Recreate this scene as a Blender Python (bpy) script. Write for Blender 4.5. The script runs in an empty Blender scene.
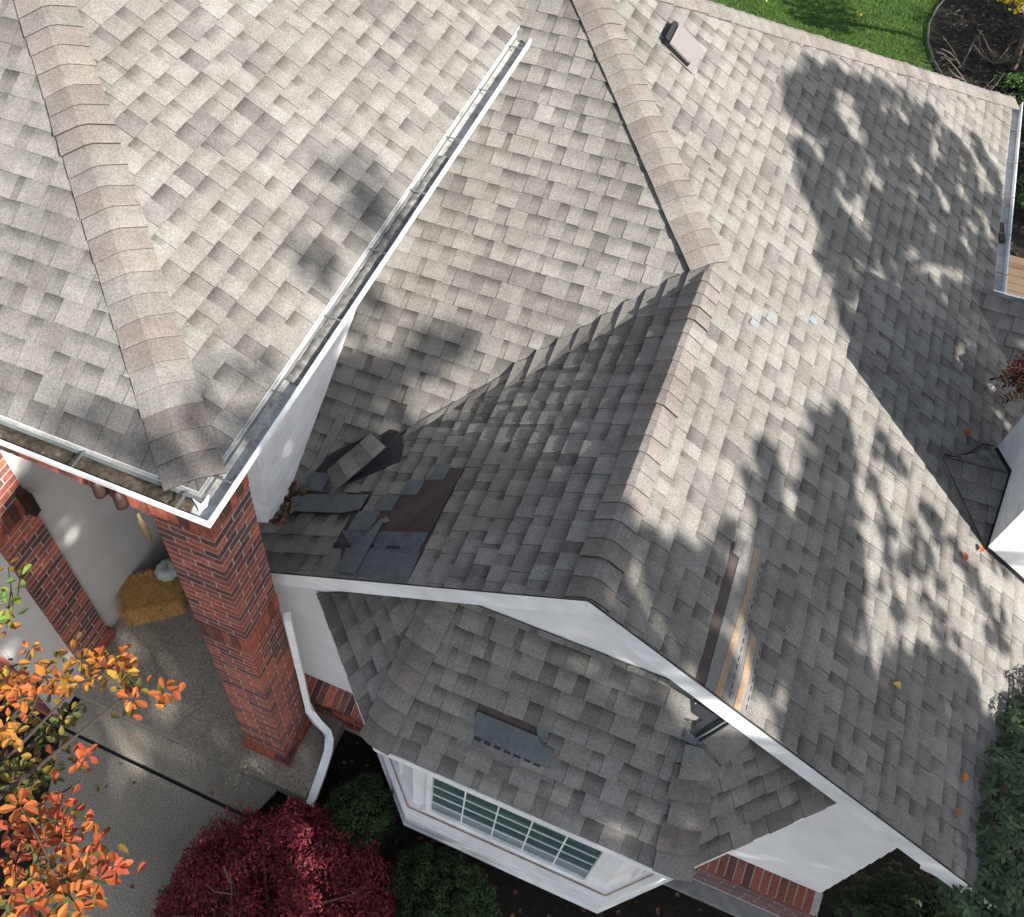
import bpy, math, random
import numpy as np
from mathutils import Vector, Matrix

random.seed(11)
rng = np.random.default_rng(5)
SC = bpy.context.scene
COL = SC.collection

# ------------------------------------------------------------------ camera
CAM = Vector((0.0644, -2.6144, 8.5305))
RIGHT = Vector((0.915907, 0.401390, 0.000152))
DOWN = Vector((0.324983, -0.741336, -0.587203))
FWD = Vector((-0.235584, 0.537873, -0.809440))
F_PX = 931.8
cam = bpy.data.cameras.new('camera')
cam.sensor_fit = 'HORIZONTAL'
cam.sensor_width = 36.0
cam.lens = F_PX * 36.0 / 1024.0
cam.shift_x = (512 - 411.94) / 1024.0
cam.shift_y = 0.0
cam.clip_start = 0.05
cam.clip_end = 500
cam_o = bpy.data.objects.new('camera', cam)
COL.objects.link(cam_o)
cam_o.matrix_world = Matrix(((RIGHT.x, -DOWN.x, -FWD.x, CAM.x),
                             (RIGHT.y, -DOWN.y, -FWD.y, CAM.y),
                             (RIGHT.z, -DOWN.z, -FWD.z, CAM.z),
                             (0, 0, 0, 1)))
SC.camera = cam_o

# ------------------------------------------------------------------ light
SUN_EL = math.radians(29.4)
SUN_DIR = Vector((0.916 * math.cos(SUN_EL), -0.401 * math.cos(SUN_EL), math.sin(SUN_EL))).normalized()
world = bpy.data.worlds.new('World')
SC.world = world
world.use_nodes = True
wn = world.node_tree.nodes
wl = world.node_tree.links
wn.clear()
sky = wn.new('ShaderNodeTexSky')
sky.sky_type = 'NISHITA'
sky.sun_disc = False
sky.sun_elevation = SUN_EL
sky.sun_rotation = math.atan2(SUN_DIR.x, SUN_DIR.y)
bg = wn.new('ShaderNodeBackground')
bg.inputs['Strength'].default_value = 0.095
wo = wn.new('ShaderNodeOutputWorld')
hs = wn.new('ShaderNodeHueSaturation')        # white balance of the exposure
hs.inputs['Saturation'].default_value = 0.5
wl.new(sky.outputs[0], hs.inputs['Color'])
wl.new(hs.outputs[0], bg.inputs[0])
wl.new(bg.outputs[0], wo.inputs[0])
sun = bpy.data.lights.new('sun', 'SUN')
sun.energy = 4.6
sun.angle = math.radians(0.53)
sun.color = (1.0, 0.95, 0.885)
sun_o = bpy.data.objects.new('sun', sun)
sun_o.rotation_euler = SUN_DIR.to_track_quat('Z', 'Y').to_euler()
sun_o.location = (10, -6, 12)
COL.objects.link(sun_o)
SC.view_settings.view_transform = 'Standard'
SC.view_settings.look = 'None'
SC.view_settings.exposure = 1.68
SC.view_settings.gamma = 1.0

# ------------------------------------------------------------------ materials
class N:
    """small node helper"""
    def __init__(self, name, rough=0.9):
        self.m = bpy.data.materials.new(name)
        self.m.use_nodes = True
        self.t = self.m.node_tree
        self.b = self.t.nodes['Principled BSDF']
        self.b.inputs['Roughness'].default_value = rough
        self.b.inputs['Specular IOR Level'].default_value = 0.3

    def n(self, kind, **kw):
        x = self.t.nodes.new('ShaderNode' + kind)
        for k, v in kw.items():
            setattr(x, k, v)
        return x

    def l(self, a, b):
        self.t.links.new(a, b)

    def noise(self, scale, detail=3, rough=0.6, stretch=None):
        tc = self.n('TexCoord')
        nz = self.n('TexNoise')
        nz.inputs['Scale'].default_value = scale
        nz.inputs['Detail'].default_value = detail
        nz.inputs['Roughness'].default_value = rough
        if stretch:
            mp = self.n('Mapping')
            mp.inputs['Scale'].default_value = stretch
            self.l(tc.outputs['Object'], mp.inputs[0])
            self.l(mp.outputs[0], nz.inputs[0])
        else:
            self.l(tc.outputs['Object'], nz.inputs[0])
        return nz.outputs['Fac']

    def ramp(self, fac, stops):
        r = self.n('ValToRGB')
        e = r.color_ramp.elements
        while len(e) < len(stops):
            e.new(0.5)
        for i, (p, c) in enumerate(stops):
            e[i].position = p
            e[i].color = (c[0], c[1], c[2], 1) if hasattr(c, '__len__') else (c, c, c, 1)
        self.l(fac, r.inputs[0])
        return r.outputs[0]

    def mul(self, a, b, fac=1.0, mode='MULTIPLY'):
        x = self.n('MixRGB', blend_type=mode)
        x.inputs[0].default_value = fac
        for s, v in ((1, a), (2, b)):
            if hasattr(v, 'type'):
                self.l(v, x.inputs[s])
            else:
                x.inputs[s].default_value = (v[0], v[1], v[2], 1)
        return x.outputs[0]

    def mix(self, f, a, b):
        x = self.n('MixRGB')
        self.l(f, x.inputs[0])
        for s, v in ((1, a), (2, b)):
            if hasattr(v, 'type'):
                self.l(v, x.inputs[s])
            else:
                x.inputs[s].default_value = (v[0], v[1], v[2], 1)
        return x.outputs[0]

    def attr(self, name='Col'):
        a = self.n('Attribute')
        a.attribute_name = name
        return a.outputs['Color']

    def base(self, c):
        if hasattr(c, 'type'):
            self.l(c, self.b.inputs['Base Color'])
        else:
            self.b.inputs['Base Color'].default_value = (c[0], c[1], c[2], 1)
        return self

    def bump(self, fac, strength=0.3, dist=0.01):
        b = self.n('Bump')
        b.inputs['Strength'].default_value = strength
        b.inputs['Distance'].default_value = dist
        self.l(fac, b.inputs['Height'])
        self.l(b.outputs[0], self.b.inputs['Normal'])
        return self


def make_shingle_mat(name, use_attr=True, tint=(1, 1, 1)):
    k = N(name, 0.95)
    k.b.inputs['Specular IOR Level'].default_value = 0.15
    gran = k.noise(230, 2, 0.7)
    gran2 = k.noise(75, 2, 0.6)
    stain = k.noise(1.3, 5, 0.65)
    blot = k.noise(9, 4, 0.6)
    c = k.mul(k.attr(), k.ramp(gran, [(0.30, 0.68), (0.5, 1.0), (0.72, 1.36)]))
    c = k.mul(c, k.ramp(gran2, [(0.3, 0.78), (0.7, 1.2)]))
    c = k.mul(c, k.ramp(stain, [(0.3, (0.80, 0.79, 0.775)), (0.7, (1.12, 1.12, 1.125))]))
    c = k.mul(c, k.ramp(blot, [(0.3, 0.86), (0.7, 1.12)]))
    k.base(c)
    k.bump(gran, 0.5, 0.004)
    return k.m


M = {}
M['shingle'] = make_shingle_mat('asphalt_shingle')
k = N('roof_felt', 0.9); nf = k.noise(6, 5); k.base(k.ramp(nf, [(0.3, (0.032, 0.024, 0.022)), (0.7, (0.062, 0.047, 0.043))])); M['felt'] = k.m
k = N('asphalt_back', 0.75); nf = k.noise(60, 3); k.base(k.ramp(nf, [(0.3, (0.012, 0.012, 0.014)), (0.7, (0.028, 0.028, 0.031))])); k.bump(nf, 0.3, 0.004); M['back'] = k.m
k = N('slate_slip', 0.85); nf = k.noise(140, 3); n2 = k.noise(7, 4)
k.base(k.mul(k.ramp(nf, [(0.3, (0.055, 0.062, 0.068)), (0.7, (0.115, 0.125, 0.132))]), k.ramp(n2, [(0.3, 0.75), (0.7, 1.15)]))); k.bump(nf, 0.3, 0.003); M['slip'] = k.m
k = N('bleached_adhesive', 0.9); nf = k.noise(10, 5); n2 = k.noise(120, 2)
k.base(k.mul(k.ramp(nf, [(0.42, (0.245, 0.165, 0.100)), (0.56, (0.21, 0.155, 0.108)), (0.70, (0.145, 0.128, 0.110))]), k.ramp(n2, [(0.3, 0.7), (0.7, 1.2)]))); M['adhesive'] = k.m
k = N('blue_course', 0.9); nf = k.noise(16, 6); n2 = k.noise(120, 2)
k.base(k.mul(k.ramp(nf, [(0.38, (0.062, 0.064, 0.068)), (0.62, (0.080, 0.094, 0.118))]), k.ramp(n2, [(0.3, 0.65), (0.7, 1.25)]))); M['blue'] = k.m
k = N('blue_chalk', 0.9); nf = k.noise(30, 4); k.base(k.ramp(nf, [(0.35, (0.13, 0.135, 0.135)), (0.6, (0.145, 0.175, 0.195))])); M['chalk'] = k.m
k = N('tar_dash', 0.5); k.base((0.008, 0.009, 0.012)); M['tar'] = k.m
k = N('bare_course', 0.92); nf = k.noise(130, 3); n2 = k.noise(9, 4)
k.base(k.mul(k.ramp(nf, [(0.3, (0.085, 0.082, 0.078)), (0.7, (0.165, 0.16, 0.15))]), k.ramp(n2, [(0.3, 0.8), (0.7, 1.15)]))); M['course'] = k.m

k = N('white_paint', 0.5); nf = k.noise(3.5, 6, 0.65); n2 = k.noise(2, 4, 0.6, (1, 1, 6))
k.base(k.mul(k.ramp(nf, [(0.3, (0.64, 0.635, 0.615)), (0.6, (0.80, 0.80, 0.80))]), k.ramp(n2, [(0.3, 0.86), (0.62, 1.0)]))); k.bump(nf, 0.06, 0.01); M['white'] = k.m
k = N('white_siding', 0.55); nf = k.noise(2.5, 6, 0.6); n2 = k.noise(30, 3, 0.5, (0.3, 1, 3))
k.base(k.mul(k.ramp(nf, [(0.3, (0.66, 0.64, 0.63)), (0.65, (0.77, 0.755, 0.75))]), k.ramp(n2, [(0.3, 0.93), (0.6, 1.0)]))); M['siding'] = k.m
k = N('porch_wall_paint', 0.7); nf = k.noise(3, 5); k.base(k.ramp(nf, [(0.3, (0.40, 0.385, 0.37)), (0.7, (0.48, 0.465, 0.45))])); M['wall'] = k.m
k = N('mortar', 0.95); nf = k.noise(60, 4); k.base(k.ramp(nf, [(0.3, (0.28, 0.235, 0.22)), (0.7, (0.44, 0.385, 0.36))])); k.bump(nf, 0.4, 0.004); M['mortar'] = k.m
k = N('clay_brick', 0.85)
oi = k.n('ObjectInfo'); nf = k.noise(45, 4, 0.65); n2 = k.noise(12, 3); n3 = k.noise(1.6, 4, 0.6)
bc = k.ramp(oi.outputs['Random'], [(0.0, (0.085, 0.042, 0.037)), (0.17, (0.14, 0.055, 0.044)), (0.30, (0.25, 0.074, 0.050)), (0.50, (0.38, 0.108, 0.062)), (0.66, (0.33, 0.096, 0.060)), (0.80, (0.22, 0.078, 0.058)), (0.92, (0.13, 0.062, 0.054)), (1.0, (0.075, 0.05, 0.048))])
k.base(k.mul(k.mul(k.mul(bc, k.ramp(nf, [(0.3, 0.55), (0.7, 1.35)])), k.ramp(n2, [(0.3, 0.75), (0.7, 1.18)])), k.ramp(n3, [(0.3, (0.72, 0.72, 0.74)), (0.65, (1.08, 1.06, 1.04))]))); k.bump(nf, 0.5, 0.004); M['brick'] = k.m
k = N('painted_gutter', 0.35); nf = k.noise(12, 5); k.base(k.ramp(nf, [(0.3, (0.74, 0.75, 0.76)), (0.6, (0.84, 0.85, 0.86))])); M['gutter_white'] = k.m
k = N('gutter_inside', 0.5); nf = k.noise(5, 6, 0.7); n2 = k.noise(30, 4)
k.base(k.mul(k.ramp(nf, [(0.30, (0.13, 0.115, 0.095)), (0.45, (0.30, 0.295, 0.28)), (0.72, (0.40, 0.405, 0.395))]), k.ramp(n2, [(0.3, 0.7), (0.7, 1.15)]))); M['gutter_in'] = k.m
k = N('grey_grit', 0.95); nf = k.noise(18, 5, 0.7); k.base(k.ramp(nf, [(0.35, (0.075, 0.068, 0.06)), (0.55, (0.15, 0.145, 0.135)), (0.72, (0.30, 0.29, 0.275))])); k.bump(nf, 0.5, 0.008); M['grit'] = k.m
k = N('gutter_dirt', 0.95); nf = k.noise(25, 5, 0.7); n2 = k.noise(6, 3)
k.base(k.mul(k.ramp(nf, [(0.35, (0.028, 0.021, 0.015)), (0.6, (0.085, 0.066, 0.046)), (0.75, (0.21, 0.18, 0.13))]), k.ramp(n2, [(0.3, 0.7), (0.7, 1.2)]))); k.bump(nf, 0.6, 0.01); M['dirt'] = k.m
k = N('flashing_metal', 0.4); nf = k.noise(8, 4); k.base(k.ramp(nf, [(0.3, (0.092, 0.102, 0.101)), (0.7, (0.125, 0.138, 0.135))])); M['flash'] = k.m
k = N('vent_plastic', 0.5); k.base((0.150, 0.136, 0.130)); M['vent'] = k.m
k = N('vent_dark', 0.7); k.base((0.012, 0.012, 0.013)); M['dark'] = k.m
k = N('window_glass', 0.06); k.b.inputs['Specular IOR Level'].default_value = 0.6
nf = k.noise(1.6, 3, 0.5, (1, 1, 5)); k.base(k.ramp(nf, [(0.35, (0.040, 0.080, 0.076)), (0.7, (0.095, 0.160, 0.150))])); M['glass'] = k.m
k = N('weathered_caulk', 0.8); nf = k.noise(20, 4); k.base(k.ramp(nf, [(0.35, (0.24, 0.14, 0.085)), (0.7, (0.40, 0.28, 0.20))])); M['caulk'] = k.m

k = N('aggregate_concrete', 0.9); vo = k.noise(70, 4, 0.8); n2 = k.noise(1.1, 5, 0.6); n3 = k.noise(220, 2, 0.7)
c = k.ramp(vo, [(0.32, (0.085, 0.076, 0.061)), (0.5, (0.205, 0.183, 0.147)), (0.68, (0.36, 0.325, 0.265))])
c = k.mul(c, k.ramp(n2, [(0.3, 0.78), (0.7, 1.15)])); c = k.mul(c, k.ramp(n3, [(0.3, 0.75), (0.7, 1.25)]))
k.base(c); k.bump(vo, 0.5, 0.006); M['concrete'] = k.m
k = N('smooth_concrete', 0.9); nf = k.noise(10, 5); k.base(k.ramp(nf, [(0.3, (0.16, 0.16, 0.15)), (0.7, (0.26, 0.26, 0.25))])); M['conc2'] = k.m
k = N('garden_soil', 1.0); nf = k.noise(14, 7, 0.75); n2 = k.noise(60, 3); k.base(k.mul(k.ramp(nf, [(0.35, (0.006, 0.0045, 0.003)), (0.62, (0.017, 0.0125, 0.009)), (0.78, (0.045, 0.031, 0.021))]), k.ramp(n2, [(0.3, 0.6), (0.7, 1.3)]))); k.bump(nf, 1.0, 0.04); M['soil'] = k.m
k = N('lawn_turf', 1.0); nf = k.noise(2.2, 6, 0.65); n2 = k.noise(30, 4, 0.7); k.base(k.mul(k.ramp(nf, [(0.3, (0.020, 0.045, 0.006)), (0.7, (0.048, 0.092, 0.012))]), k.ramp(n2, [(0.3, 0.55), (0.7, 1.35)]))); k.bump(n2, 1.0, 0.05); M['lawn'] = k.m
k = N('bark', 0.95); nf = k.noise(30, 5, 0.7, (1, 1, 0.2)); k.base(k.ramp(nf, [(0.3, (0.045, 0.034, 0.027)), (0.7, (0.15, 0.12, 0.10))])); k.bump(nf, 0.7, 0.01); M['bark'] = k.m
k = N('dark_twig', 0.9); k.base((0.030, 0.022, 0.018)); M['dtwig'] = k.m
k = N('pale_twig', 0.9); k.base((0.075, 0.06, 0.05)); M['twig'] = k.m
k = N('hay', 1.0); k.base(k.attr()); M['hay'] = k.m
k = N('pumpkin_skin', 0.55); nf = k.noise(9, 4); k.base(k.ramp(nf, [(0.3, (0.27, 0.305, 0.285)), (0.7, (0.39, 0.42, 0.385))])); M['pumpkin'] = k.m
k = N('pumpkin_stem', 0.9); k.base((0.22, 0.17, 0.09)); M['stem'] = k.m
k = N('deck_wood', 0.8); nf = k.noise(14, 6, 0.7, (1, 8, 1)); k.base(k.ramp(nf, [(0.3, (0.08, 0.055, 0.035)), (0.7, (0.17, 0.12, 0.08))])); M['deck'] = k.m
k = N('terracotta', 0.6); nf = k.noise(20, 4); k.base(k.ramp(nf, [(0.3, (0.012, 0.007, 0.006)), (0.7, (0.035, 0.018, 0.014))])); M['terra'] = k.m
k = N('dry_corn_husk', 0.8); k.base((0.17, 0.125, 0.065)); M['husk'] = k.m
k = N('hose_rubber', 0.5); k.base((0.045, 0.05, 0.045)); M['hose'] = k.m


def leaf_mat(name, translucent=0.35, rough=0.55):
    k = N(name, rough)
    oi = k.n('ObjectInfo')
    nf = k.noise(40, 3)
    k.base(k.mul(k.attr(), k.ramp(nf, [(0.3, 0.75), (0.7, 1.2)])))
    if translucent:
        tr = k.n('BsdfTranslucent')
        k.l(k.attr(), tr.inputs[0])
        mx = k.n('MixShader')
        mx.inputs[0].default_value = translucent
        out = [x for x in k.t.nodes if x.type == 'OUTPUT_MATERIAL'][0]
        k.l(k.b.outputs[0], mx.inputs[1])
        k.l(tr.outputs[0], mx.inputs[2])
        k.l(mx.outputs[0], out.inputs[0])
    return k.m


M['leaf'] = leaf_mat('leaf', 0.3, 0.75)
M['leaf_dull'] = leaf_mat('leaf_dull', 0.12, 0.6)

# ------------------------------------------------------------------ object helpers
def mesh_from(name, verts, faces, mat=None, cols=None, smooth=False):
    me = bpy.data.meshes.new(name)
    me.from_pydata([tuple(v) for v in verts], [], faces)
    if cols is not None:
        a = me.color_attributes.new('Col', 'FLOAT_COLOR', 'POINT')
        arr = np.ones((len(verts), 4), dtype=np.float32)
        arr[:, :3] = np.asarray(cols, dtype=np.float32)
        a.data.foreach_set('color', arr.ravel())
    if mat is not None:
        me.materials.append(mat)
    if smooth:
        me.polygons.foreach_set('use_smooth', [True] * len(me.polygons))
    me.update()
    return me


WORLD_LOC = {}


def link(o, parent=None):
    COL.objects.link(o)
    if parent is not None:
        o.parent = parent
        o.location = -WORLD_LOC[parent.name]
        WORLD_LOC[o.name] = Vector((0, 0, 0))
    else:
        WORLD_LOC[o.name] = Vector(o.location)
    return o


def part(name, parent, verts, faces, mat, cols=None, smooth=False, label=None, stuff=False):
    o = bpy.data.objects.new(name, mesh_from(name, verts, faces, mat, cols, smooth))
    link(o, parent)
    if label:
        o['label'] = label
    if stuff:
        o['kind'] = 'stuff'
    return o


def thing(name, loc, label, cat, group=None):
    o = bpy.data.objects.new(name, None)
    o.empty_display_size = 0.1
    o.location = loc
    link(o)
    o['label'] = label
    o['category'] = cat
    if group:
        o['group'] = group
    return o


def solo(name, verts, faces, mat, label, cat, cols=None, smooth=False, group=None):
    """a thing that is one mesh, its origin at its base"""
    vs = [Vector(v) for v in verts]
    c = sum(vs, Vector()) / len(vs)
    c.z = min(v.z for v in vs)
    o = bpy.data.objects.new(name, mesh_from(name, [v - c for v in vs], faces, mat, cols, smooth))
    o.location = c
    link(o)
    o['label'] = label
    o['category'] = cat
    if group:
        o['group'] = group
    return o


def struct(name, verts, faces, mat, cols=None, smooth=False):
    o = bpy.data.objects.new(name, mesh_from(name, verts, faces, mat, cols, smooth))
    link(o)
    o['kind'] = 'structure'
    return o


class MB:
    def __init__(self):
        self.v = []; self.f = []; self.c = []

    def add(self, verts, faces, col=None):
        b = len(self.v)
        self.v += [Vector(x) for x in verts]
        self.f += [tuple(i + b for i in f) for f in faces]
        if col is not None:
            self.c += [col] * len(verts)
        return self

    def box(self, a, b, col=None):
        x0, y0, z0 = a; x1, y1, z1 = b
        return self.add([(x0, y0, z0), (x1, y0, z0), (x1, y1, z0), (x0, y1, z0), (x0, y0, z1), (x1, y0, z1), (x1, y1, z1), (x0, y1, z1)],
                        [(0, 3, 2, 1), (4, 5, 6, 7), (0, 1, 5, 4), (1, 2, 6, 5), (2, 3, 7, 6), (3, 0, 4, 7)], col)

    def prism(self, pts, off, col=None):
        """closed solid: polygon pts and the same polygon moved by off"""
        n = len(pts); off = Vector(off)
        vs = [Vector(p) for p in pts] + [Vector(p) + off for p in pts]
        fs = [tuple(range(n)), tuple(range(2 * n - 1, n - 1, -1))]
        for i in range(n):
            j = (i + 1) % n
            fs.append((j, i, n + i, n + j))
        return self.add(vs, fs, col)

    def tube(self, pts, radii, seg=6, col=None):
        pts = [Vector(p) for p in pts]
        if not hasattr(radii, '__len__'):
            radii = [radii] * len(pts)
        vs = []; fs = []
        up = Vector((0.31, 0.17, 0.93))
        for i, p in enumerate(pts):
            d = (pts[min(i + 1, len(pts) - 1)] - pts[max(i - 1, 0)]).normalized()
            s = d.cross(up)
            if s.length < 1e-3:
                s = d.cross(Vector((1, 0, 0)))
            s.normalize(); t = d.cross(s)
            for q in range(seg):
                a = 2 * math.pi * q / seg
                vs.append(p + (s * math.cos(a) + t * math.sin(a)) * radii[i])
        for i in range(len(pts) - 1):
            for q in range(seg):
                r = (q + 1) % seg
                fs.append((i * seg + q, i * seg + r, (i + 1) * seg + r, (i + 1) * seg + q))
        fs.append(tuple(range(seg - 1, -1, -1)))
        b = (len(pts) - 1) * seg
        fs.append(tuple(b + q for q in range(seg)))
        return self.add(vs, fs, col)

    def part(self, name, parent, mat, **kw):
        return part(name, parent, self.v, self.f, mat, self.c or None, **kw)


def rotz_box(c, size, ang, tilt=None):
    m = Matrix.Rotation(ang, 3, 'Z')
    if tilt:
        m = m @ Matrix.Rotation(tilt[0], 3, 'X') @ Matrix.Rotation(tilt[1], 3, 'Y')
    hx, hy, hz = size[0] / 2, size[1] / 2, size[2] / 2
    c = Vector(c)
    vs = [c + m @ Vector((x, y, z)) for z in (-hz, hz) for (x, y) in ((-hx, -hy), (hx, -hy), (hx, hy), (-hx, hy))]
    return vs, [(0, 3, 2, 1), (4, 5, 6, 7), (0, 1, 5, 4), (1, 2, 6, 5), (2, 3, 7, 6), (3, 0, 4, 7)]


# ------------------------------------------------------------------ the house's measures (metres)
ZR = 3.909            # gable ridge
MD = 0.615            # pitch of the main roof
ME = 0.577            # pitch of the gable's left slope
YV = 2.917            # where the gable ridge meets the hip
APEX = Vector((-1.703, YV + 1.703, ZR + MD * 1.703))
XE = 2.479            # right eave of the main roof
XF = 3.20             # right eave beside the gable
YS = 5.42             # where the eave steps
YB = YV + 2 * 1.703 + XE
ML = 0.585            # pitch of the entry roof
LX, LY, LZ = -1.956, -0.66, 4.66   # eave corner of the entry roof
XW = -2.42            # wall under the entry roof's right eave
GW = 0.10             # gable wall plane
EXPO = 0.14           # shingle exposure


def zD(x): return ZR - MD * x
def zE(x): return ZR + ME * x
def zC(y): return ZR + MD * (y - YV)
def zA(y): return LZ + ML * (y - LY)
def zB(x): return LZ + ML * (LX - x)


def to_px(p):
    q = Vector(p) - CAM
    d = q.dot(FWD)
    return 411.94 + F_PX * q.dot(RIGHT) / d, 458.5 + F_PX * q.dot(DOWN) / d, d


# ------------------------------------------------------------------ shingles
PAL = [((0.158, 0.1515, 0.1395), 8), ((0.150, 0.1435, 0.1320), 6), ((0.143, 0.136, 0.1255), 3), ((0.122, 0.1145, 0.107), 3), ((0.112, 0.105, 0.098), 1)]
PALW = [c for c, w in PAL for _ in range(w)]


def clip(sub, poly):
    out = sub
    n = len(poly)
    for i in range(n):
        a = poly[i]; b = poly[(i + 1) % n]
        inp = out; out = []
        if not inp:
            break
        def side(p):
            return (b[0] - a[0]) * (p[1] - a[1]) - (b[1] - a[1]) * (p[0] - a[0])
        for j in range(len(inp)):
            p = inp[j]; q = inp[(j + 1) % len(inp)]
            sp, sq = side(p), side(q)
            if sp >= 0:
                out.append(p)
            if (sp >= 0) != (sq >= 0):
                t = sp / (sp - sq)
                out.append((p[0] + (q[0] - p[0]) * t, p[1] + (q[1] - p[1]) * t))
    return out


def inside(p, poly):
    n = len(poly)
    for i in range(n):
        a = poly[i]; b = poly[(i + 1) % n]
        if (b[0] - a[0]) * (p[1] - a[1]) - (b[1] - a[1]) * (p[0] - a[0]) < -1e-9:
            return False
    return True


def area2(poly):
    return sum(poly[i][0] * poly[(i + 1) % len(poly)][1] - poly[(i + 1) % len(poly)][0] * poly[i][1] for i in range(len(poly))) / 2


def in_any(p, polys):
    return any(inside(p, q) for q in polys)


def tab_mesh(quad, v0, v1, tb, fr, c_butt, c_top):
    """one shingle tab: a wedge whose butt stands tb proud; printed granule band, darker towards the head lap, deepened with painted row shade"""
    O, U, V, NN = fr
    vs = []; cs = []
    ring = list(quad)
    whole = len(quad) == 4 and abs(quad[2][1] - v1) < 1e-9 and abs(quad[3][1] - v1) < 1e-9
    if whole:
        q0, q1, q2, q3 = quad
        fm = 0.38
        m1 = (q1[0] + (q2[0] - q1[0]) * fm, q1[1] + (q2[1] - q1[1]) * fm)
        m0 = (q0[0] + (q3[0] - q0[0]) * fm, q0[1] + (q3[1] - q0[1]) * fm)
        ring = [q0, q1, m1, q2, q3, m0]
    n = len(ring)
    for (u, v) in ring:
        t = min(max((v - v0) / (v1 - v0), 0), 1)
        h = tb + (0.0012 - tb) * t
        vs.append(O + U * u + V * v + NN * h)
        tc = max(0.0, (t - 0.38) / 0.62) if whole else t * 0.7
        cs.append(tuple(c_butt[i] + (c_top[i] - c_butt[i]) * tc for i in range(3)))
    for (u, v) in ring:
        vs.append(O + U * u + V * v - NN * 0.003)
        cs.append((0.010, 0.010, 0.010))      # bare asphalt cut edge, blackened to paint in the butt shadow too
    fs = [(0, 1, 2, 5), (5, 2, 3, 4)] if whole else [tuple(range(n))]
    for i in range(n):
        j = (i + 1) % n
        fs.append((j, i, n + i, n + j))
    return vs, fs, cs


def pick_tone():
    c = random.choice(PALW)
    j = random.uniform(0.92, 1.08)
    return tuple(x * j for x in c)


def lay(O, U, V, polys3, holes3=(), expo=EXPO, lift=0.0, tone=1.0, seed=0, grad=1.0, wmul=1.0):
    """all the tabs of one roof slope; returns [(verts, faces, cols, centre)]"""
    rnd = random.Random(seed)
    O = Vector(O); U = Vector(U).normalized(); V = Vector(V).normalized(); NN = U.cross(V)
    O = O + NN * lift
    fr = (O, U, V, NN)
    def uv(p):
        d = Vector(p) - O
        return (d.dot(U), d.dot(V))
    polys = []
    for q in polys3:
        w = [uv(p) for p in q]
        if area2(w) < 0:
            w.reverse()
        polys.append(w)
    holes = []
    for q in holes3:
        w = [uv(p) for p in q]
        if area2(w) < 0:
            w.reverse()
        holes.append(w)
    vmin = min(p[1] for w in polys for p in w); vmax = max(p[1] for w in polys for p in w)
    umin = min(p[0] for w in polys for p in w); umax = max(p[0] for w in polys for p in w)
    out = []
    k0 = int(math.floor(vmin / expo + 1e-6))
    k1 = int(math.ceil(vmax / expo))
    for k in range(k0, k1):
        v0 = k * expo; v1 = v0 + expo + 0.028
        u = umin - rnd.uniform(0.02, 0.3)
        tooth = rnd.random() < 0.5
        while u < umax:
            if tooth:
                w = rnd.choice((0.10, 0.12, 0.135, 0.145, 0.16, 0.18))
            else:
                w = rnd.choice((0.045, 0.08, 0.10, 0.115, 0.13))
            w *= rnd.uniform(0.93, 1.07) * wmul
            u0, u1 = u, u + w
            u = u1
            cen = ((u0 + u1) / 2, v0 + expo / 2)
            tb = rnd.uniform(0.009, 0.0125) if tooth else rnd.uniform(0.004, 0.0055)
            if rnd.random() < 0.03:
                tb += rnd.uniform(0.001, 0.004)          # a lifted corner
            c = rnd.choice(PALW)
            j = rnd.uniform(0.95, 1.05) * tone * (1.08 if tooth else 0.96)
            cb = tuple(x * j for x in c)
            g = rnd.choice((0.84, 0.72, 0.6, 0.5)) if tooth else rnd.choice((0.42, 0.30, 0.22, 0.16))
            g = g ** grad  # shaded slopes take a higher power, painting self-shadow between the rows
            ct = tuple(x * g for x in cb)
            jit = rnd.uniform(-0.0025, 0.0025)
            sk = rnd.uniform(-0.0025, 0.0025)
            tooth = not tooth if rnd.random() < 0.93 else tooth
            quad = [(u0 + 0.0008, v0 + jit + sk), (u1 - 0.0008, v0 + jit - sk), (u1 - 0.0008, v1), (u0 + 0.0008, v1)]
            if in_any(cen, holes):
                continue
            if all(in_any(p, polys) for p in quad):
                pcs = [quad]
            else:
                pcs = [q for q in (clip(quad, w2) for w2 in polys) if len(q) >= 3 and abs(area2(q)) > 2e-4]
            for q in pcs:
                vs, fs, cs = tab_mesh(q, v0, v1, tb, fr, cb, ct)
                cen3 = sum(vs[:len(q)], Vector()) / len(q)
                out.append((vs, fs, cs, cen3))
    return out


def deck(parent, polys3, NN, mat, th=0.012, name='roof_slope'):
    b = MB()
    for q in polys3:
        b.prism([Vector(p) - Vector(NN) * 0.0035 for p in q], Vector(NN) * (-th))
    return b.part(name, parent, mat)


def place_shingles(house, lots, limit=300):
    """lots: [(slope object, tabs)]; the tabs that show largest become objects, the rest one part"""
    allt = []
    for slope, tabs in lots:
        for t in tabs:
            x, y, d = to_px(t[3])
            vis = -4 < x < 1028 and -4 < y < 921
            n = len(t[0]) // 2
            pr = [to_px(p) for p in t[0][:n]]
            a = abs(sum(pr[i][0] * pr[(i + 1) % n][1] - pr[(i + 1) % n][0] * pr[i][1] for i in range(n)) / 2)
            allt.append((a if vis else 0, slope, t))
    allt.sort(key=lambda q: -q[0])
    rest = MB()
    for i, (a, slope, (vs, fs, cs, cen)) in enumerate(allt):
        if i < limit:
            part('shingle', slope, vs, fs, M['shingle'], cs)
        else:
            b = len(rest.v)
            rest.v += vs; rest.f += [tuple(q + b for q in f) for f in fs]; rest.c += cs
    if rest.v:
        part('shingles', house, rest.v, rest.f, M['shingle'], rest.c, stuff=True)


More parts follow.
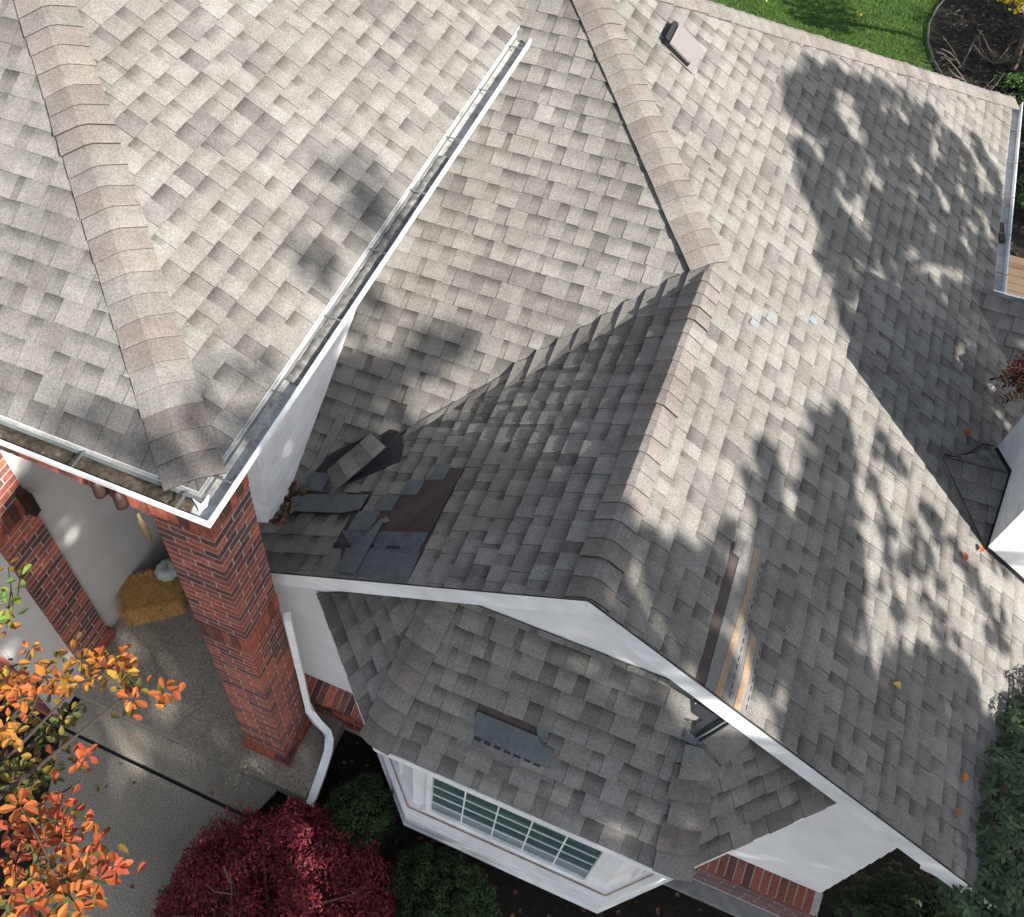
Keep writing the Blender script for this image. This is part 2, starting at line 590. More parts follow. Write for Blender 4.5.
CAPCOL = [(0.166, 0.148, 0.133), (0.160, 0.149, 0.136), (0.158, 0.138, 0.125), (0.168, 0.159, 0.146), (0.150, 0.134, 0.122)]


def ridge_caps(parent, A, B, nl, nr, half=0.135, expo=0.135, tone=1.0, seed=1, skew=0.0, first=0.0, thick=0.0, messy=0.0):
    """bent cap shingles from A (butt end, low or front) to B; nl, nr the normals of the slopes to left and right of A->B"""
    rnd = random.Random(seed)
    A = Vector(A); B = Vector(B); D = (B - A); L = D.length; D.normalize()
    nl = Vector(nl).normalized(); nr = Vector(nr).normalized()
    al = nl.cross(D) * 1.0; ar = D.cross(nr) * 1.0
    if (al).dot(nr) > 0 and False:
        al = -al
    nu = (nl + nr).normalized()
    # make sure the wings fall away from the ridge
    if al.dot(nu) > 0: al = -al
    if ar.dot(nu) > 0: ar = -ar
    al.normalize(); ar.normalize()
    n = int(math.ceil(L / expo)); A0 = A.copy()
    for i in range(n):
        s0 = i * expo + rnd.uniform(-0.004, 0.004) - first; s1 = s0 + expo + 0.05
        c = rnd.choice(CAPCOL); j = rnd.uniform(0.9, 1.1) * tone
        c = tuple(x * j for x in c)
        hb = rnd.uniform(0.020, 0.026); ht = 0.010
        if rnd.random() < 0.12: hb += 0.008
        hb += thick - 0.001; ht = 0.013
        hl = half * rnd.uniform(0.98, 1.02); hr = half * rnd.uniform(0.98, 1.02)
        sk = rnd.uniform(-0.006, 0.006) + skew + rnd.uniform(-messy, messy)
        A = A0 + al * rnd.uniform(-messy, messy) * 0.8
        prof = []
        for f in (1.0, 0.55, 0.11):
            prof.append((al, hl * f, nl, 0.0012 * f))
        for f in (0.11, 0.55, 1.0):
            prof.append((ar, hr * f, nr, 0.0012 * f))
        K = len(prof)
        def row(s, h, rub):
            out = []
            for q, (ax, dd, nn, drop) in enumerate(prof):
                f = q / (K - 1)
                out.append(A + D * (s + sk * (f - 0.5) * 2) + ax * dd + nn * (h - drop))
            return out
        top0 = row(s0, hb, 0); top1 = row(s1, ht, 0); bot0 = row(s0, hb - 0.014, 0); bot1 = row(s1, ht - 0.009, 0)
        vs = top0 + top1 + top0 + bot0 + bot0 + bot1
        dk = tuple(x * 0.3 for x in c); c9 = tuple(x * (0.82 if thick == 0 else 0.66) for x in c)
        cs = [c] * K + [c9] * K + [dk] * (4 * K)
        fs = []
        for q in range(K - 1):
            fs.append((q, q + 1, K + q + 1, K + q))
            fs.append((2 * K + q + 1, 2 * K + q, 3 * K + q, 3 * K + q + 1))
            fs.append((4 * K + q + 1, 4 * K + q, 5 * K + q, 5 * K + q + 1))
        fs.append((0, K, 5 * K, 4 * K)); fs.append((2 * K - 1, K - 1, 5 * K - 1, 6 * K - 1))
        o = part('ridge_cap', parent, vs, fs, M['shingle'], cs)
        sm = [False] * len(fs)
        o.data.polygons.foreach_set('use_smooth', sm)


def up(sx, sy, m):
    return Vector((sx * m, sy * m, 1)).normalized()


N_D = up(MD, 0, 1) if False else Vector((MD, 0, 1)).normalized()
N_E = Vector((-ME, 0, 1)).normalized()
N_C = Vector((0, -MD, 1)).normalized()
N_A = Vector((0, -ML, 1)).normalized()
N_B = Vector((ML, 0, 1)).normalized()

# ================================================================== SETTING
b = MB()
b.add([(-60, -60, -0.05), (60, -60, -0.05), (60, 60, -0.05), (-60, 60, -0.05)], [(0, 1, 2, 3)])
struct('ground', b.v, b.f, M['soil'])
# lawn behind the house, with a curved bed edge
edge = [(2.5, 24), (2.35, 17.5), (2.10, 16.0), (2.02, 15.2), (2.06, 14.4), (2.22, 13.8), (2.55, 13.2), (2.6, 9.5)]
lp = [(-30, 9.5), *[e for e in reversed(edge)], (2.5, 40), (-30, 40)]
struct('lawn', [(x, y, -0.03) for x, y in lp], [tuple(range(len(lp)))], M['lawn'])
gv = []; gf = []; gc = []
for i in range(26000):
    x = random.uniform(-2.5, 2.3); y = random.uniform(12.2, 19.5)
    if x > 1.98 and y < 24 and x > 2.02 + 0.25 * max(0, (y - 15.2)) * 0.4:
        continue
    a = random.uniform(0, 6.283); h = random.uniform(0.015, 0.05); w = 0.006
    dx, dy = math.cos(a), math.sin(a); le = random.uniform(-0.04, 0.04)
    n0 = len(gv)
    gv += [(x - dx * w, y - dy * w, -0.03), (x + dx * w, y + dy * w, -0.03), (x + le, y + le * 0.6, h)]
    gf.append((n0, n0 + 1, n0 + 2))
    t = random.random(); c = (0.030 + 0.035 * t, 0.070 + 0.060 * t, 0.007 + 0.007 * t)
    gc += [c, c, (c[0] * 1.25, c[1] * 1.2, c[2])]
o = struct('grass', gv, gf, M['leaf_dull'], gc); o['kind'] = 'stuff'
# porch slab and walk
b = MB(); b.box((-4.24, -0.80, -0.05), (-1.75, 1.9, 0.15)); struct('porch_slab', b.v, b.f, M['concrete'])
b = MB(); b.prism([(-4.17, -1.09, -0.05), (-2.14, -1.10, -0.05), (-2.05, -0.803, -0.05), (-4.17, -0.803, -0.05)], (0, 0, 0.05)); struct('walkway', b.v, b.f, M['concrete'])
b = MB(); b.prism([(-4.15, -1.125, -0.05), (-3.55, -2.5, -0.05), (-3.3, -6, -0.05), (-0.9, -6, -0.05), (-1.4, -2.6, -0.05), (-2.2, -1.135, -0.05)], (0, 0, 0.05)); struct('walkway', b.v, b.f, M['concrete'])
b = MB(); b.prism([(-4.17, -1.125, -0.05), (-2.2, -1.135, -0.05), (-2.2, -1.10, -0.05), (-4.17, -1.09, -0.05)], (0, 0, 0.018)); struct('path_joint', b.v, b.f, M['tar'])

# ================================================================== HOUSE
house = thing('house', (0, GW, 0), 'white gabled house with grey shingle roof, lifted and missing shingles above a bay window', 'house')
c1 = 1 / math.sqrt(1 + MD * MD); s1 = MD * c1
ce = 1 / math.sqrt(1 + ME * ME); se = ME * ce
P3 = lambda x, y, z: Vector((x, y, z))
D_a = [P3(0, -0.036, ZR), P3(XF, -0.036, zD(XF)), P3(XF, YV, zD(XF)), P3(0, YV, ZR)]
D_b = [P3(0, YV, ZR), P3(XE, YV, zD(XE)), P3(XE, YB, zD(XE)), APEX]
D_c = [P3(XE, YV, zD(XE)), P3(XF, YV, zD(XF)), P3(XF, YS, zD(XF)), P3(XE, YS, zD(XE))]
slope_D = deck(house, [D_a, D_b, D_c], N_D, M['felt'])
def onD(x, y, h=0.0): return P3(x, y, zD(x)) + N_D * h
def onE(x, y, h=0.0): return P3(x, y, zE(x)) + N_E * h
def onC(x, y, h=0.0): return P3(x, y, zC(y)) + N_C * h
holeD = [[onD(0.645, -0.1), onD(0.775, -0.1), onD(0.775, 0.90), onD(0.645, 0.90)], [onD(0.775, -0.1), onD(0.94, -0.1), onD(0.94, 1.04), onD(0.775, 1.04)],
         [onD(0.94, -0.1), onD(1.045, -0.1), onD(1.045, 0.50), onD(0.94, 0.50)]]
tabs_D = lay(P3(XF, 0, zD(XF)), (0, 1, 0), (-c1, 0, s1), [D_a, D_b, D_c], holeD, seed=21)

xv = -2.62
yv2 = YV + xv * ME / MD
E_p = [P3(0, -0.036, ZR), P3(0, YV, ZR), P3(xv, yv2, zE(xv)), P3(xv, -0.036, zE(xv))]
slope_E = deck(house, [E_p], N_E, M['felt'])
holeE = [[onE(-1.79, -0.05), onE(-1.11, -0.05), onE(-1.11, 0.36), onE(-1.79, 0.36)],
         [onE(-1.72, 0.36), onE(-1.11, 0.36), onE(-1.11, 0.50), onE(-1.60, 0.50)],
         [onE(-1.55, 0.50), onE(-1.11, 0.50), onE(-1.11, 0.68), onE(-1.49, 0.68)],
         [onE(-1.42, 0.68), onE(-1.11, 0.68), onE(-1.11, 0.84), onE(-1.37, 0.84)],
         [onE(-1.27, 0.84), onE(-1.10, 0.84), onE(-1.10, 0.99), onE(-1.22, 0.99)],
         [onE(-2.7, -0.1), onE(-1.74, -0.1), onE(-1.74, 0.70), onE(-2.7, 0.70)]]
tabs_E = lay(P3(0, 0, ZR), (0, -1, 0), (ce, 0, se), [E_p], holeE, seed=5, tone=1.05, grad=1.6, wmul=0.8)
# at the foot of the valley the front slope's courses lap across on to the gable slope
E_low = [onE(xv, -0.036), onE(-1.775, -0.036), onE(-1.775, 0.62), onE(xv, 0.62)]
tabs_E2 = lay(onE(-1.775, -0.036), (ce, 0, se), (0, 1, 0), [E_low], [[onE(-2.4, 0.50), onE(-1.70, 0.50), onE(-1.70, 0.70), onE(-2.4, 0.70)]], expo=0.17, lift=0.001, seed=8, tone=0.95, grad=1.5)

C_p = [P3(0, YV, ZR), APEX, P3(-3.4, APEX.y, APEX.z), P3(-3.4, YV - 3.4 * ME / MD, zC(YV - 3.4 * ME / MD))]
C_clip = [P3(0, YV, ZR), APEX, P3(-2.5, APEX.y, APEX.z), P3(-2.5, YV - 2.5 * ME / MD, zC(YV - 2.5 * ME / MD))]
slope_C = deck(house, [C_clip], N_C, M['felt'])
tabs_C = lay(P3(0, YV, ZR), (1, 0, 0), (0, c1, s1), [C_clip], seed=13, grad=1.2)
# the far slopes, closed but out of sight
for q, nn in (([APEX, P3(XE, YB, zD(XE)), P3(-9, YB, zD(XE)), P3(-9, APEX.y, APEX.z)], (0, MD, 1)),):
    d0 = deck(house, [q], Vector(nn).normalized(), M['course'])

# valley: each course of the gable slope laps a hand's width on to the front slope
vx = Vector((1, ME / MD, ME)).normalized()
wv = []
q_dir = (vx * (2 * vx.x) - Vector((1, 0, 0))).normalized()
step = EXPO * ce
kk = 1
while kk * step < 1.75:
    x0 = -(kk) * step; x1 = x0 + step
    big = kk * step < 1.15
    y0 = YV + x0 * ME / MD; y1 = YV + x1 * ME / MD
    wE = 0.15 if big else 0.06
    e0 = onE(x0, y0 - wE - random.uniform(0, 0.05), 0.010); e1 = onE(x1, y1 - wE, 0.008)
    V0 = onC(x0, y0, 0.006); V1 = onC(x1, y1, 0.006)
    ln_ = random.uniform(0.075, 0.10) if big else 0.03
    t0 = V0 + q_dir * ln_ * 0.9 + N_C * 0.008; t1 = V1 + q_dir * (0.035 if big else 0.03) + N_C * 0.005
    dn = (N_C + N_E).normalized() * 0.008
    c = tuple(x * 1.1 for x in pick_tone()); c2 = tuple(x * 0.8 for x in c)
    vs = [e0, e1, t1, t0, e0 - dn, e1 - dn, t1 - dn, t0 - dn]
    fs = [(0, 1, 2, 3), (1, 0, 4, 5), (2, 1, 5, 6), (3, 2, 6, 7), (0, 3, 7, 4)]
    cs = [c, c2, c2, c] + [tuple(x * 0.4 for x in c)] * 4
    wv.append((vs, fs, cs, (V0 + t1) / 2))
    kk += 1

# cricket behind the chimney chase
CX, CY0, CY1 = 2.66, 2.524, 3.572
pk = P3(CX, 3.085, 2.56); ap = onD(2.16, 3.03, 0.004)
kf = P3(CX, CY0, zD(CX)) + N_D * 0.004; kb = P3(CX, CY1, zD(CX)) + N_D * 0.004
def tri_slope(a, b_, c_, seed):
    nn = (b_ - a).cross(c_ - a).normalized()
    if nn.z < 0: nn = -nn
    s = deck(house, [[a + nn * 0.008, b_ + nn * 0.008, c_ + nn * 0.008]], nn, M['course'], 0.02)
    U = (pk - ap).normalized(); Vv = nn.cross(U)
    if Vv.z < 0:
        U = -U; Vv = nn.cross(U)
    return s, lay(pk, U, Vv, [[a, b_, c_]], seed=seed, lift=0.009, tone=0.95)
s_cf, t_cf = tri_slope(ap, pk, kf, 31)
s_cb, t_cb = tri_slope(ap, pk, kb, 32)


# ridge and hip caps
ridge_caps(house, (0, -0.03, ZR), (0, YV + 0.05, ZR), N_E, N_D, half=0.14, expo=0.137, seed=3)
ridge_caps(house, (0.0, YV - 0.02, ZR + 0.012), APEX, N_C, N_D, half=0.155, expo=0.137, seed=4)
ridge_caps(house, P3(XE, YB, zD(XE)), APEX, N_D, Vector((0, MD, 1)), half=0.16, expo=0.137, seed=6)

# what the missing shingles on the right slope lay bare
sd = slope_D
b = MB(); b.prism([onD(0.655, -0.03, 0.001), onD(0.770, -0.03, 0.001), onD(0.770, 0.98, 0.001), onD(0.665, 0.96, 0.001)], N_D * 0.003); b.part('bare_felt', sd, M['felt'])
b = MB(); b.prism([onD(0.765, -0.036, 0.001), onD(0.93, -0.036, 0.001), onD(0.93, 1.06, 0.001), onD(0.765, 1.02, 0.001)], N_D * 0.007); b.part('bare_course', sd, M['course'])
b = MB(); b.prism([onD(0.828, -0.036, 0.0085), onD(0.872, -0.036, 0.0085), onD(0.882, 0.3, 0.0085), onD(0.893, 0.62, 0.0085), onD(0.889, 1.05, 0.0085), onD(0.848, 1.03, 0.0085), onD(0.857, 0.62, 0.0085), onD(0.840, 0.3, 0.0085)], N_D * 0.002); b.part('adhesive_strip', sd, M['adhesive'])
b = MB(); b.prism([onD(0.93, -0.036, 0.001), onD(1.05, -0.036, 0.001), onD(1.05, 0.49, 0.001), onD(0.93, 0.49, 0.001)], N_D * 0.006); b.part('bare_course', sd, M['course'])
b = MB(); b.prism([onD(0.962, -0.036, 0.0075), onD(1.005, -0.036, 0.0075), onD(1.012, 0.2, 0.0075), onD(1.0, 0.46, 0.0075), onD(0.958, 0.47, 0.0075), onD(0.966, 0.2, 0.0075)], N_D * 0.002); b.part('adhesive_strip', sd, M['adhesive'])
b = MB()
for i in range(17):
    y0 = 0.0 + i * 0.062
    if y0 > 1.0: break
    b.prism([onD(0.919, y0, 0.008), onD(0.9245, y0, 0.008), onD(0.9245, y0 + 0.035, 0.008), onD(0.919, y0 + 0.035, 0.008)], N_D * 0.0012)
    if y0 < 0.44:
        b.prism([onD(1.038, y0, 0.007), onD(1.0435, y0, 0.007), onD(1.0435, y0 + 0.035, 0.007), onD(1.038, y0 + 0.035, 0.007)], N_D * 0.0012)
b.part('sealant_dashes', sd, M['tar'], stuff=True)
# chalk-blue scuffs
for (x, y) in ((0.415, 2.74), (0.52, 2.90), (0.84, 3.24)):
    b = MB(); b.prism([onD(x - 0.03, y - 0.05, 0.0105), onD(x + 0.01, y - 0.055, 0.0085), onD(x + 0.045, y - 0.03, 0.0075), onD(x + 0.035, y + 0.02, 0.0075), onD(x - 0.02, y + 0.012, 0.010)], N_D * 0.0008)
    b.part('blue_scuff', sd, M['chalk'])

# the torn patch on the gable's left slope
se_ = slope_E
b = MB(); b.prism([onE(-1.60, 0.36, 0.001), onE(-1.115, 0.36, 0.001), onE(-1.10, 1.0, 0.001), onE(-1.24, 1.0, 0.001), onE(-1.56, 0.66, 0.001)], N_E * 0.003); b.part('bare_felt', se_, M['felt'])
b = MB(); b.prism([onE(-1.60, 0.19, 0.001), onE(-1.36, 0.21, 0.001), onE(-1.125, 0.20, 0.001), onE(-1.125, 0.375, 0.001), onE(-1.78, 0.36, 0.001)], N_E * 0.006); b.part('bare_course', se_, M['blue'])
b = MB(); b.prism([onE(-1.66, -0.036, 0.001), onE(-1.10, -0.036, 0.001), onE(-1.11, 0.215, 0.001), onE(-1.66, 0.215, 0.001)], N_E * 0.004); b.part('bare_course', se_, M['slip'])
b = MB(); b.prism([onE(-1.80, -0.036, 0.0015), onE(-1.60, -0.036, 0.0015), onE(-1.70, 0.20, 0.0015), onE(-1.80, 0.20, 0.0015)], N_E * 0.004); b.part('bare_course', se_, M['course'])
b = MB()
for (x0, x1) in ((-1.78, -1.73), (-1.70, -1.64), (-1.52, -1.46), (-1.37, -1.27)):
    b.prism([onE(x0, 0.225, 0.0075), onE(x1, 0.225, 0.0075), onE(x1, 0.25, 0.0075), onE(x0, 0.25, 0.0075)], N_E * 0.0015)
b.part('sealant_dashes', se_, M['tar'], stuff=True)
# slate-grey slips: bared head laps at the ends of the courses
for (xa, xb, ya, yb) in ((-1.73, -1.56, 0.36, 0.535), (-1.60, -1.475, 0.545, 0.69), (-1.475, -1.345, 0.69, 0.835), (-1.345, -1.205, 0.835, 0.985)):
    b = MB(); b.prism([onE(xa, ya, 0.006), onE(xb, ya + 0.004, 0.006), onE(xb + 0.004, yb, 0.004), onE(xa + 0.004, yb, 0.004)], N_E * 0.006); b.part('slate_slip', se_, M['slip'])

# rake boards, gable wall, eave return
def rake(x0, x1, zf, drop):
    b = MB(); y0, y1 = -0.030, -0.003
    b.prism([(x0, y0, zf(x0) - 0.016), (x1, y0, zf(x1) - 0.016), (x1, y0, zf(x1) - drop), (x0, y0, zf(x0) - drop)], (0, y1 - y0, 0))
    return b
rake(-2.75, -0.0015, zE, 0.20).part('rake_board', house, M['white'])
rake(0.0015, XF + 0.02, zD, 0.20).part('rake_board', house, M['white'])
b = MB(); b.prism([(2.50, 0.006, zD(2.50) - 0.205), (2.54, 0.006, 2.03), (2.92, 0.006, 1.96), (3.10, 0.006, zD(3.10) - 0.205)], (0, 0.42, 0)); b.part('eave_return', house, M['white'])
# fascia of the right eaves
b = MB(); b.box((XF - 0.03, 0.01, zD(XF) - 0.19), (XF - 0.005, YS, zD(XF) - 0.03)); b.part('fascia', house, M['white'])
b = MB(); b.box((XE - 0.03, YS + 0.03, zD(XE) - 0.19), (XE - 0.005, YB, zD(XE) - 0.03)); b.part('fascia', house, M['white'])
# little saddle roof running out to the right at the step in the eave
gx0 = (ZR - 2.535) / MD; gy = YS - 0.245
ga = P3(gx0, gy, 2.535); gb = P3(3.7, gy, 2.535); gc_ = P3(XE, YS, zD(XE)); gd = P3(3.7, YS, zD(XE))
nn = Vector((0, MD, 1)).normalized()
s_g = deck(house, [[gc_, gd, gb, ga]], nn, M['course'], 0.05)
vyy = gy - (2.535 - zD(3.2)) / MD
s_h = deck(house, [[ga, gb, P3(3.7, vyy, zD(3.2)), P3(3.2, vyy, zD(3.2))]], N_C, M['course'], 0.05)
SADDLE = [(s_g, lay(gd, (-1, 0, 0), (0, -c1, s1), [[gc_, gd, gb, ga]], seed=71)), (s_h, lay(ga, (1, 0, 0), (0, c1, s1), [[ga, gb, P3(3.7, vyy, zD(3.2)), P3(3.2, vyy, zD(3.2))]], seed=72, lift=0.004))]
b = MB(); b.box((XE + 0.01, YS + 0.004, zD(XE) - 0.12), (3.7, YS + 0.03, zD(XE) + 0.004)); b.part('fascia', house, M['gutter_white'])

place_shingles(house, [(slope_D, tabs_D), (slope_E, tabs_E), (slope_E, tabs_E2), (slope_E, wv), (slope_C, tabs_C), (s_cf, t_cf), (s_cb, t_cb)] + SADDLE)

# lap siding of the gable, board by board
def gable_clip(poly):
    return clip(poly, [(-2.45, 0.575), (2.40, 0.575), (2.40, zD(2.40) - 0.12), (0, ZR - 0.12), (-2.45, zE(-2.45) - 0.12)])
z = 0.575; hb = 0.165
while z < ZR:
    q = gable_clip([(-2.45, z), (2.40, z), (2.40, z + hb), (-2.45, z + hb)])
    if len(q) > 2 and area2(q) > 0.002:
        b = MB(); n = len(q)
        fr_ = [P3(x, GW - 0.012 + 0.010 * (zz - z) / hb, zz) for x, zz in q]
        bk_ = [P3(x, GW + 0.02, zz) for x, zz in q]
        fs = [tuple(range(n)), tuple(range(2 * n - 1, n - 1, -1))] + [((i + 1) % n, i, n + i, n + (i + 1) % n) for i in range(n)]
        b.add(fr_ + bk_, fs); b.part('siding_board', house, M['siding'])
    z += hb
b = MB(); b.box((-2.45, GW + 0.022, 0.0), (2.40, GW + 0.12, 2.4)); b.part('wall', house, M['wall'])
b = MB(); b.box((2.28, GW + 0.125, 0.0), (2.40, YS, 2.2)); b.box((2.10, YS + 0.01, 0), (2.20, YB - 0.4, 2.2)); b.box((-9, YB - 0.5, 0), (2.09, YB - 0.4, 2.2)); b.part('wall', house, M['wall'])


def brick_obj(parent, c, size, ang=0.0):
    vs, fs = rotz_box(c, size, ang)
    # softened arrises: shrink the outer (front) face a touch
    return part('brick', parent, vs, fs, M['brick'])


# brick wainscot under the siding, each side of the bay, capped by a sloping rowlock sill
k = N('weathered_brick', 0.85)
oi = k.n('ObjectInfo'); nf = k.noise(30, 4, 0.65)
k.base(k.mul(k.ramp(oi.outputs['Random'], [(0.0, (0.10, 0.075, 0.078)), (0.4, (0.16, 0.10, 0.10)), (0.8, (0.20, 0.10, 0.085)), (1.0, (0.13, 0.10, 0.105))]), k.ramp(nf, [(0.3, 0.6), (0.7, 1.3)]))); k.bump(nf, 0.5, 0.004); M['brick_old'] = k.m
k = N('dull_clay_brick', 0.85)
oi = k.n('ObjectInfo'); nf = k.noise(40, 4, 0.65)
k.base(k.mul(k.ramp(oi.outputs['Random'], [(0.0, (0.07, 0.035, 0.03)), (0.4, (0.19, 0.062, 0.042)), (0.75, (0.24, 0.075, 0.045)), (1.0, (0.10, 0.05, 0.042))]), k.ramp(nf, [(0.3, 0.55), (0.7, 1.3)]))); M['brick_dull'] = k.m
for (xa, xb, mt) in ((-2.45, -1.40, 'brick'), (1.42, 2.42, 'brick_old')):
    b = MB(); b.box((xa, GW - 0.148, -0.05), (xb, GW + 0.02, 0.46)); bw = b.part('brick_wall', house, M['mortar'])
    b = MB(); b.prism([(xa, GW - 0.005, 0.565), (xa, GW - 0.175, 0.505), (xa, GW - 0.145, 0.47), (xa, GW - 0.005, 0.47)], (xb - xa, 0, 0)); sl_ = b.part('brick_sill', house, M['mortar'])
    x = xa
    while x + 0.06 < xb:
        b = MB(); b.prism([(x, GW - 0.004, 0.570), (x, GW - 0.190, 0.506), (x, GW - 0.172, 0.462), (x, GW - 0.004, 0.52)], (0.057, 0, 0)); b.part('brick', sl_, M['brick' if mt == 'brick' else 'brick_dull']); x += 0.068
    for r in range(6):
        x = xa - (0.1 if r % 2 else 0)
        z = 0.425 - r * 0.067
        while x < xb:
            a0 = max(x, xa); a1 = min(x + 0.195, xb)
            if a1 - a0 > 0.03:
                vs, fs = rotz_box(((a0 + a1) / 2, GW - 0.136, z), (a1 - a0, 0.03, 0.056), 0)
                part('brick', bw, vs, fs, M[mt])
            x += 0.205
b = MB(); b.box((1.20, -0.17, -0.05), (2.46, GW - 0.153, 0.02)); b.part('foundation_edge', house, M['conc2'])

# chimney chase
b = MB(); b.prism([(CX, CY0, 0), (CX + 0.9, CY0, 0), (CX + 0.9, CY1, 0), (CX, CY1, 0)], (0, 0, 4.07)); ch = b.part('chimney_chase', house, M['white'])
b = MB(); b.box((CX - 0.005, CY0 - 0.005, 4.07), (CX + 0.905, CY1 + 0.005, 4.10)); b.part('chase_cap', ch, M['flash'])
b = MB()
b.prism([kf + Vector((-0.004, -0.006, 0.01)), P3(CX + 0.42, CY0 - 0.006, zD(CX + 0.42) + 0.012), P3(CX + 0.42, CY0 - 0.006, zD(CX + 0.42) + 0.05), kf + Vector((-0.004, -0.006, 0.05))], (0, 0.004, 0))
b.prism([kf + Vector((-0.006, 0, 0.012)), pk + Vector((-0.006, 0, 0.015)), pk + Vector((-0.006, 0, 0.055)), kf + Vector((-0.006, 0, 0.052))], (0.004, 0, 0))
b.prism([pk + Vector((-0.006, 0, 0.015)), kb + Vector((-0.006, 0, 0.012)), kb + Vector((-0.006, 0, 0.052)), pk + Vector((-0.006, 0, 0.055))], (0.004, 0, 0))
b.part('step_flashing', ch, M['tar'])


# K-style gutter along +Y or -X: profile in (out, up)
def gutter(parent, A, B, out, n_hang, offs=0.3, name='gutter', mitre=0.0):
    A = Vector(A); B = Vector(B); out = Vector(out); D = (B - A).normalized(); L = (B - A).length
    upv = Vector((0, 0, 1))
    prof = [(0.0, 0.008), (0.0, -0.10), (0.075, -0.10), (0.112, -0.06), (0.119, -0.008), (0.128, -0.006), (0.130, -0.016), (0.126, -0.06), (0.082, -0.112), (-0.006, -0.112), (-0.006, 0.008)]
    vs = []
    for P_ in (A, B):
        for (o_, z_) in prof:
            vs.append(P_ + out * o_ + upv * z_ - (D * (o_ * mitre) if P_ is A else D * 0))
    n = len(prof)
    fs = [((i + 1) % n, i, n + i, n + (i + 1) % n) for i in range(n)]
    fs += [tuple(range(n)), tuple(range(2 * n - 1, n - 1, -1))]
    g = part(name, parent, vs, fs, M['gutter_white'])
    lp_ = [(0.0015, -0.098), (0.076, -0.098), (0.111, -0.058), (0.106, -0.052), (0.06, -0.058), (0.014, -0.055), (0.010, 0.0085), (0.0015, 0.0085)]
    vs = []
    for P_ in (A, B):
        for (o_, z_) in lp_:
            vs.append(P_ + out * o_ + upv * z_ - (D * (o_ * mitre) if P_ is A else D * 0))
    n = len(lp_)
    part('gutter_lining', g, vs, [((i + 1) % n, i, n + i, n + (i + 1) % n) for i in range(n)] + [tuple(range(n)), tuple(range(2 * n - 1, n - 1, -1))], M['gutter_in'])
    for i in range(n_hang):
        P_ = A + D * (offs + i * 0.62)
        if (P_ - A).length > L - 0.05: break
        b = MB(); b.add(*rotz_box(P_ + out * 0.062 + upv * 0.004, (0.124, 0.011, 0.004) if abs(out.x) > 0.5 else (0.011, 0.124, 0.004), 0))
        b.part('hanger', g, M['flash'])
    return g


gr = gutter(house, (XE - 0.002, YS + 0.06, zD(XE) - 0.012), (XE - 0.002, YB + 0.02, zD(XE) - 0.012), (1, 0, 0), 6, 0.25)
b = MB(); b.add(*rotz_box((XE + 0.05, 6.42, zD(XE) - 0.06), (0.05, 0.3, 0.03), 0.1)); b.part('gutter_debris', gr, M['dirt'])

# roof vent
vent = thing('roof_vent', onD(-0.80, 4.74), 'low slanted grey metal roof vent near the top of the roof', 'vent')
def vD(x, y, h): return onD(x, y, h)
b = MB(); b.prism([vD(-0.93, 4.56, 0.012), vD(-0.64, 4.56, 0.012), vD(-0.64, 4.90, 0.012), vD(-0.93, 4.90, 0.012)], N_D * 0.003); b.part('flange', vent, M['vent'])
b = MB(); b.prism([vD(-0.925, 4.572, 0.016), vD(-0.70, 4.572, 0.016), vD(-0.70, 4.88, 0.016), vD(-0.925, 4.88, 0.016)], N_D * 0.026); b.part('louvre', vent, M['dark'])
hp = [vD(-0.90, 4.572, 0.0), vD(-0.73, 4.572, 0.0), vD(-0.70, 4.60, 0.0), vD(-0.70, 4.86, 0.0), vD(-0.73, 4.885, 0.0), vD(-0.90, 4.885, 0.0)]
hh = [0.052, 0.044, 0.041, 0.041, 0.044, 0.052]
b = MB(); b.prism([p + N_D * h for p, h in zip(hp, hh)], N_D * 0.014); b.part('hood', vent, M['vent'])
b = MB(); b.prism([vD(-0.945, 4.595, 0.016), vD(-0.908, 4.575, 0.016), vD(-0.908, 4.88, 0.016), vD(-0.945, 4.86, 0.016)], N_D * 0.046); b.part('baffle', vent, M['dark'])

# ================================================================== BAY WINDOW
bay = thing('bay_window', (0, -0.2, 0), 'white bay window with gridded panes under its own shingled hip roof', 'bay window')
ZB = 2.35; YBY = -0.785; XB = 1.02; XJ = 0.89; ZJ = 3.13
SF = (ZJ - ZB) / (GW - YBY)
cf = 1 / math.sqrt(1 + SF * SF)
F_p = [P3(-XB, YBY, ZB), P3(XB, YBY, ZB), P3(XJ, GW - 0.02, ZJ - 0.012), P3(-XJ, GW - 0.02, ZJ - 0.012)]
N_F = Vector((0, -SF, 1)).normalized()
s_f = deck(bay, [F_p], N_F, M['felt'], 0.05)
def onF(x, y, h=0.0): return P3(x, y, ZB + SF * (y - YBY)) + N_F * h
holeF = [[onF(-0.41, -0.50), onF(0.04, -0.50), onF(-0.04, -0.35), onF(-0.41, -0.35)]]
tabs_F = lay(P3(-XB, YBY, ZB), (1, 0, 0), (0, cf, SF * cf), [F_p], holeF, seed=41, tone=1.08, grad=1.35)
lots = [(s_f, tabs_F)]
Lw = GW - 0.02 - YBY
